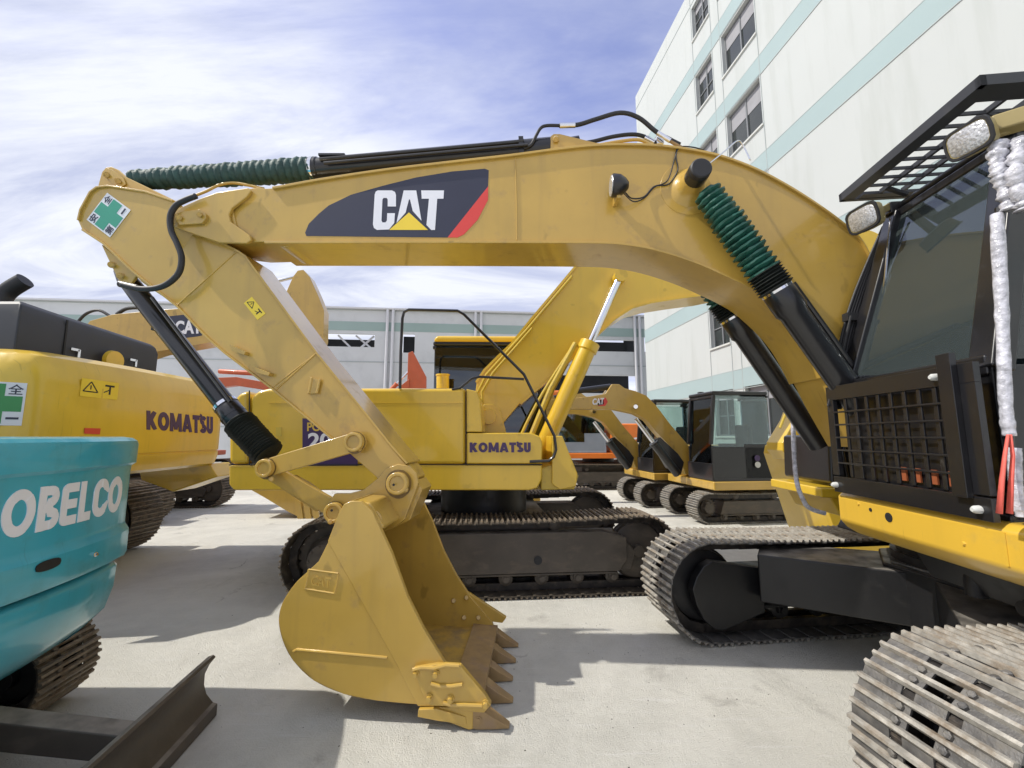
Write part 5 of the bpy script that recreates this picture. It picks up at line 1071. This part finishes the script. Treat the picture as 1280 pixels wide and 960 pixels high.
prof=[(1.055,.05),(1.06,.012),(1.09,.0),(1.235,.0),(1.275,.022),(1.30,.026),(1.66,.026),(1.69,.022),(1.71,-.002),(1.84,-.004),(1.865,.004),(1.885,.03),(1.895,.09)]
kh=MB().loft([kring(z,i) for z,i in prof]).build('counterweight',teal,kc_,ang=24)
pr2=[(.56,.26),(.60,.20),(.72,.085),(.86,.05),(.99,.045),(1.015,.06),(1.03,.10)]
MB().loft([kring(z,i) for z,i in pr2]).build('lower_skirt',teal,kc_,ang=40)
MB().loft([kring(1.02,.10),kring(1.07,.10)]).build('gap_seal',fdark,kc_)
def kface(px,py,ins=.0):
    r=ray(px,py); lo,hi=.8,6.0
    t=1.0
    for _ in range(60):
        Yv=r.y*t; X=r.x*t; tgt=fx(min(max(Yv,.72),3.1))-ins
        t+=(tgt-X)/(r.x)*.6
    return C0+r*t
def kf_(Y,z,ins=.026):
    sl=(fx(Y+.01)-fx(Y-.01))/.02; n=V((1,-sl,0)).normalized(); return V((fx(Y),Y,z))-n*ins,n
yR,yL=kface(157,620).y,kface(51,632).y
ka=(yR-yL)/ (5.0)          # one letter pitch
ys=yL-2.30*ka
def kfn(u,v): return kf_(ys+(yR-ys)*u,1.385+(1.625-1.385)*v)
block_text('lettering','KOBELCO',letw,kh,kfn,t=.22,gap=.08,depth=.003)
s0=kface(60,706)
sl=MB(); P0=[]
for k in range(17):
    a=2*math.pi*k/16; yy=s0.y+ (.075*math.cos(a)+ .0)*1.0; zz_=s0.z+.028*math.copysign(abs(math.sin(a))**.6,math.sin(a)); 
    if k<16: q,n=kf_(yy,zz_,-.002); P0.append(q)
q,n=kf_(s0.y,s0.z); sl.prism(P0,n*.004); so_=sl.build('lifting_slot',fdark,kh)
q=kface(118,693); MB().rings(q,q+V((.02,0,0)),[(0,.014),(.5,.014),(.6,.008),(1,.008)],10).build('plug_bolt',chrome,kh)
MB().prism([V((-5.2,.5,1.9)),V((-3.9,.5,1.9)),V((-3.9,.5,2.0)),V((-5.2,.5,2.0))],V((0,1.0,0))).build('cover',teal,kc_,bevel=.02)
MB().rings(V((-4.35,2.0,.45)),V((-4.35,2.0,.62)),[(0,.45),(1,.45)],30).build('slewing_ring',blkd,kc_)
MB().box(V((-4.35,2.05,.36)),(1.3,1.4,.22)).build('cross_frame',blkd,kc_,bevel=.02)
local_cab(kc_,Plane(-4.35,2.0,0),-2.1,-.75,-1.1,-.1,.9,2.75,1.7,blk,glassd)
MB().prism([V((-5.4,.45,.62)),V((-5.4,3.05,.62)),V((-6.4,2.9,.62)),V((-6.4,.6,.62))],V((0,0,.5))).build('front_deck',teal,kc_,bevel=.03)
MB().prism([V((-6.3,1.7,.8)),V((-6.3,1.7,1.3)),V((-7.2,1.7,2.9)),V((-8.6,1.7,2.6)),V((-8.6,1.7,2.35)),V((-7.3,1.7,2.4))],V((0,.25,0))).build('boom',teal,kc_,bevel=.015)
MB().prism([V((-8.45,1.72,2.8)),V((-8.7,1.72,2.6)),V((-8.2,1.72,.5)),V((-8.0,1.72,.5))],V((0,.2,0))).build('stick',teal,kc_,bevel=.01)
# blade: curved section swept across
bx,by_=-2.02,3.13; tdir=V((-math.sin(R(7)),math.cos(R(7)),0)); fdir=V((math.cos(R(7)),math.sin(R(7)),0))
E0=V((bx,by_,0)); sec=[(0,.0),(.0,.075),(-.03,.085),(-.075,.14),(-.095,.20),(-.095,.27),(-.07,.33),(-.035,.375),(-.05,.39),(-.085,.38),(-.125,.33),(-.145,.27),(-.145,.19),(-.12,.11),(-.07,.05),(-.05,0)]
mb=MB(); mb.loft([[E0+fdir*x-tdir*q+Z3*(z+.005) for x,z in sec] for q in(0,1.1,2.15)]); bld=mb.build('dozer_blade',frame,kc_,bevel=.004,ang=30)
MB().prism([E0+fdir*.006+Z3*.004,E0+fdir*.006+Z3*.09,E0+fdir*-.03+Z3*.105,E0-fdir*.02+Z3*.004],-tdir*2.15).build('cutting_edge',frame,bld,bevel=.003) if False else None
am=MB(); 
for q in(.55,1.6): am.mark(); p=E0-tdir*q; am.beam(p-fdir*.12+Z3*.2,p-fdir*1.3+Z3*.42,.13,.14)
am.build_each('blade_arm',frame,kc_,bevel=.01)
bs=MB().beam(E0-tdir*1.05-fdir*.1+Z3*.25,E0-tdir*1.05-fdir*1.0+Z3*.5,.10,.10).build('blade_cylinder',blkd,kc_,bevel=.01)

# ================================================================== TWO SMALL YELLOW EXCAVATORS with black cabs
mn=root('excavator',(5.2,10.3,0),'nearer of two small yellow excavators with black cabs before the white building','excavator','small yellow excavators with black cabs')
MP=Plane(5.2,10.3,7); 
for yc in(-.62,.62): track(mn,MP,.10,yc,2.9,.68,.45,.15,shoes=False,ms=(steel,edge),fmat=frame,sag=.02,fr_h=(.2,.48),key='mn')
MB().box(MP.w(0,0,.5),(1.2,1.3,.25),(MP.d,MP.n,Z3)).build('cross_frame',blkd,mn,bevel=.02); MB().rings(MP.w(0,0,.6),MP.w(0,0,.80),[(0,.42),(1,.42)],30).build('slewing_ring',blkd,mn)
zA=.74; zB=.93
MB().prism([MP.w(-1.02,-1.02,zA),MP.w(.7,-1.02,zA),MP.w(1.25,-.75,zA),MP.w(1.4,0,zA),MP.w(1.25,.75,zA),MP.w(.7,1.02,zA),MP.w(-1.02,1.02,zA)],Z3*(zB-zA)).build('platform',cy,mn,bevel=.03)
ca=local_cab(mn,MP,-1.0,.38,-1.0,-.02,zB,2.80,1.72,blk,glassc,frontrake=.12,pf=.93)
MB().prism([MP.w(.6,-1.0,zB),MP.w(1.25,-.75,zB),MP.w(1.38,0,zB),MP.w(1.25,.75,zB),MP.w(.6,1.0,zB)],Z3*.55).build('counterweight',blk,mn,bevel=.08)
MB().prism([MP.w(-.9,.05,zB),MP.w(.58,.05,zB),MP.w(.58,1.0,zB),MP.w(-.9,1.0,zB)],Z3*.75).build('engine_house',cy,mn,bevel=.05)
for c_,m_ in(((.02,1.42),purp),((.02,1.28),sill)): MB().cyl(MP.w(c_[0],-1.035,c_[1]),MP.w(c_[0],-1.03,c_[1]),.065,20).build('round_sticker',m_,ca)
MB().box(MP.w(-.80,-.35,2.88),(.1,.12,.1),(MP.d,MP.n,Z3)).build('work_lamp',blk,ca,bevel=.01)
bq=lambda a,b_,c=0:MP.h(a,b_,c)
cc3=lambda L:[(660+a/6.4,470+b_/6.4) for a,b_ in L]
bo_=cc3([(60,190),(300,183),(500,163),(620,142),(672,65),(730,65),(775,98),(860,120),(945,155),(1025,235),(1150,400),(1280,550),(1330,660),(1330,780),(1260,790),(1210,640),(1030,450),(950,352),(860,302),(700,268),(300,262),(60,262)])
mb_=MB().prism([bq(a,b_,.10) for a,b_ in bo_],MP.n*.26).build('boom',cy,mn,bevel=.01)
# logo
dq=lambda L:[bq(a,b_,.098) for a,b_ in cc3(L)]
lg=MB().prism(dq([(575,180),(620,172),(638,205),(618,240),(560,240)]),MP.n*-.002).build('brand_decal',redd,mb_)
MB().prism([p-MP.n*.003 for p in dq([(560,196),(602,188),(606,225),(560,238)])],MP.n*-.002).build('decal_black',fdark,lg)
text_mesh('lettering','CAT',letw,lg,flat_fn(bq(*cc3([(514,232)])[0],.09),bq(*cc3([(606,226)])[0],.09),bq(*cc3([(518,180)])[0],.09),-MP.n),off=.04,depth=.003)
sc_=MB().cyl(bq(*cc3([(660,85)])[0],.22),bq(*cc3([(320,130)])[0],.22),.07,14).build('stick_cylinder',blk,mn)
MB().tube(catmull([bq(*cc3([(660,75)])[0],.2),bq(*cc3([(450,105)])[0],.2),bq(*cc3([(330,160)])[0],.2)],5),.02,8).build('hose',rub,sc_)
c1=cylpair(mn,bq(*cc3([(862,345)])[0],-.05),bq(*cc3([(1200,790)])[0],-.05),.10,blk,'boom_cylinder',nf=.42,rodf=.5)
MB().prism([bq(a,b_,-.05) for a,b_ in cc3([(1010,515),(1060,490),(1200,620),(1250,690),(1225,790),(1120,740),(1060,640)])],MP.n*.12).build('cylinder_guard',blk,mn,bevel=.01)
MB().rings(bq(*cc3([(862,245)])[0],.08),bq(*cc3([(862,245)])[0],-.06),[(0,.07),(1,.05)],14).build('work_lamp',chrome,mb_)
sk_=MB().prism([bq(a,b_,.12) for a,b_ in((672,497),(690,490),(700,512),(690,520),(668,600),(655,620),(650,600),(665,530))],MP.n*.22).build('stick',cy,mn,bevel=.01)
bkt=MB().prism([bq(a,b_,.0) for a,b_ in((648,600),(668,602),(676,625),(664,642),(645,640),(636,622))],MP.n*.5).build('bucket',cy,mn,bevel=.015)
mn2=copy_tree(mn); mn2.location=(4.62,12.4,0); mn2['label']='second small yellow excavator with black cab, half hidden directly behind the nearer one'

# ================================================================== far machines (generic, whole)
def far_machine(label,x,y,yaw,body,skirt,boomc,cabm,tl,bm_pts,st_pts,bk_pt,group=None,H_=1.0,name='excavator',cabside=-1,hc=None):
    rt=root(name,(x,y,0),label,'excavator',group); q=Plane(x,y,yaw); X=q.w
    for yc in(-1.15,1.15): track(rt,q,0,yc,tl,.95,.6,.20,shoes=False,ms=(steel2,edge2),fmat=frame,sag=.04,key='fm')
    MB().box(X(0,0,.75),(1.8,2.2,.35),(q.d,q.n,Z3)).build('cross_frame',frame,rt,bevel=.02); MB().rings(X(0,0,.9),X(0,0,1.12),[(0,.6),(1,.6)],30).build('slewing_ring',blkd,rt)
    MB().prism([X(1.6,-1.35,1.1),X(1.6,1.35,1.1),X(-1.6,1.35,1.1),X(-1.6,-1.35,1.1)],Z3*.2).build('platform',skirt,rt,bevel=.03)
    MB().prism([X(-.1,-1.33,1.3),X(-.1,1.33,1.3),X(-2.0,1.33,1.3),X(-2.0,-1.33,1.3)],Z3*1.05).build('engine_house',hc or body,rt,bevel=.06)
    MB().prism([X(-2.02,-1.35,1.12)]+[X(-2.02-.65*math.sin(math.pi*k/8),-1.35+2.7*k/8,1.12) for k in range(1,8)]+[X(-2.02,1.35,1.12)],Z3*1.15).build('counterweight',body,rt,bevel=.06)
    cb=local_cab(rt,q,1.75,.1,*((-1.33,-.35) if cabside<0 else (.35,1.33)),1.3,3.0,2.0,cabm,glassd,frontrake=-.0)
    b0=.16; mb=MB()
    mb.prism([X(a,-b0-.05,z) for a,z in bm_pts],q.n*(2*b0+.0)); bo=mb.build('boom',boomc,rt,bevel=.015)
    MB().prism([X(a,-b0,z) for a,z in st_pts],q.n*(2*b0-.1)).build('stick',boomc,rt,bevel=.015)
    p2,p4=bm_pts[2],bm_pts[4]; cylpair(rt,X(p4[0],0,p4[1]+.45),X(p2[0]+.2,0,p2[1]+.30),.10,boomc,'stick_cylinder',nf=.45)
    a,z=bk_pt; kb=MB().prism([X(a+u,-.5,z+v) for u,v in((-.1,.15),(.25,.2),(.35,-.2),(.75,-.75),(.3,-1.0),(-.35,-.85),(-.45,-.35))],q.n*1.0).build('bucket',boomc,rt,bevel=.02)
    for k in range(4): c=X(a+.62,-.42+.28*k,z-.78); MB().loft([[c+q.n*-.05+Z3*.06,c+q.n*.05+Z3*.06,c+q.n*.05-Z3*.06,c+q.n*-.05-Z3*.06],[c+q.d*.2-q.n*.02-Z3*.08,c+q.d*.2+q.n*.02-Z3*.08,c+q.d*.2+q.n*.02-Z3*.1,c+q.d*.2-q.n*.02-Z3*.1]]).build('tooth',boomc,kb)
    return rt,q,bo
# tan excavator behind the left machine: boom drawn from the picture on its own plane
D=root('excavator',(-7.9,10.6,0),'tan yellow excavator far left, its lettered boom and raised stick showing behind the others','excavator'); DP=Plane(-7.9,10.6,3); d=lambda a,b_,c=0:DP.h(a,b_,c)
for yc in(-1.15,1.15): track(D,DP,-2.0,yc,4.5,.95,.6,.2,shoes=False,ms=(steel2,edge2),fmat=frame,key='fm')
X=lambda x,y,z:DP.w(x-2.9,y,z)
MB().box(X(.9,0,.75),(1.8,2.2,.35),(DP.d,DP.n,Z3)).build('cross_frame',frame,D,bevel=.02); MB().rings(X(.9,0,.9),X(.9,0,1.12),[(0,.6),(1,.6)],30).build('slewing_ring',blkd,D)
MB().prism([X(2.2,-1.3,1.12),X(2.2,1.3,1.12),X(-1.6,1.3,1.12),X(-1.6,-1.3,1.12)],Z3*.22).build('platform',cy,D,bevel=.03)
MB().prism([X(.6,-1.3,1.34),X(.6,1.3,1.34),X(-1.6,1.3,1.34),X(-1.6,-1.3,1.34)],Z3*.95).build('engine_house',cy,D,bevel=.06)
local_cab(D,DP,-.8,-2.2,.3,1.25,1.34,2.75,2.0,blk,glassd,frontrake=-.05)
db=MB().prism([d(a,b_,-.2) for a,b_ in((60,520),(75,455),(112,401),(140,393),(180,389),(240,384),(320,392),(384,408),(386,422),(330,420),(262,421),(192,433),(150,447),(115,480),(95,530))],DP.n*.4).build('boom',cy,D,bevel=.015)
e=MB(); edgeplate(e,DP,[(384,421),(330,419),(262,420),(192,432),(150,446),(115,480)],-.24,.24,-2,8,K=d); e.build('flange',cy,db)
dd_=MB().prism([d(a,b_,-.202) for a,b_ in((205,396),(252,391),(262,402),(252,420),(218,424),(208,410))],DP.n*-.003).build('brand_decal',decal,db)
text_mesh('lettering','CAT',letw,dd_,flat_fn(d(219,418,-.206),d(252,417,-.206),d(219,401,-.206),-DP.n),off=.04,depth=.003)
ds=MB().prism([d(a,b_,-.17) for a,b_ in((352,378),(366,346),(372,338),(379,337),(387,346),(397,368),(405,388),(404,425),(398,446),(372,520),(350,590),(338,600),(330,590),(345,500),(362,430))],DP.n*.34).build('stick',cy,D,bevel=.01)
MB().cyl(d(340,353,0),d(371,345,0),.05,12).build('piston_rod',chrome,D); MB().cyl(d(230,383,0),d(342,353,0),.10,14).build('stick_cylinder',blk,D)
hh_=MB().tube(catmull([d(96,404,-.1),d(108,392,-.1),(d(124,388,-.1)),d(140,397,-.1)],5),.035,8).build('hose',rub,D)
MB().tube(catmull([d(146,393,-.1),d(158,386,-.1),d(175,385,-.1),d(186,390,-.1)],5),.045,8).build('hose',rub,D)
kq=MB().prism([d(a,b_,-.7) for a,b_ in((300,575),(340,585),(352,600),(372,612),(396,640),(384,652),(360,640),(330,622),(300,605))],DP.n*.9).build('bucket',cy,D,bevel=.02)
for k in range(3):
    a=d(372+9*k,633,-.75); MB().prism([d(368+10*k,622,-.74),d(376+10*k,628,-.74),d(386+10*k-6,654,-.74),d(378+10*k-6,650,-.74)],DP.n*.05).build('tooth',cy,kq,bevel=.006)
# orange machine deep behind, facing right, boom level
far_machine('far orange excavator, only its level orange arm and cylinder showing between the machines',-13.9,17.0,5,orange,orange,orange,greyp,4.4,
    [(.3,1.4),(.0,2.0),(1.6,4.25),(2.6,4.3),(4.4,3.98),(4.4,3.68),(2.6,3.95),(1.9,3.85)],[(4.1,4.3),(4.6,4.1),(4.6,1.5),(4.2,1.5)],(4.4,1.5))
# orange machine, raised stick beside the looped handrail
r_,q_,b_=far_machine('orange excavator whose folded orange stick pokes up between the handrail and the yellow cab',-8.0,19.0,4,orange,orange,orange,greyp,4.4,
    [(.3,1.4),(.0,2.0),(1.8,3.2),(2.6,3.9),(3.3,4.5),(3.3,4.0),(2.6,3.4),(1.9,2.8)],[(3.2,5.7),(3.4,5.8),(4.05,4.6),(4.1,2.2),(3.8,2.2),(3.2,4.3)],(3.9,2.2))
# grey and orange machine facing left
r_,q_,b_=far_machine('grey cabbed orange excavator facing left behind the small yellow ones',3.35,16.6,184,orange2,orange2,orange2,greyp,4.4,
    [(.3,1.4),(.0,2.0),(1.2,3.3),(2.6,3.6),(4.8,2.9),(4.7,2.5),(2.6,3.0),(1.8,2.6)],[(4.5,3.2),(5.0,3.0),(4.4,1.2),(4.2,1.2)],(4.3,1.2),cabside=1)
text_mesh('lettering','200',letw,r_,flat_fn(q_.w(-.3,1.345,1.55),q_.w(-1.2,1.345,1.55),q_.w(-.3,1.345,1.85),-q_.n*-1),off=.03,depth=.004)
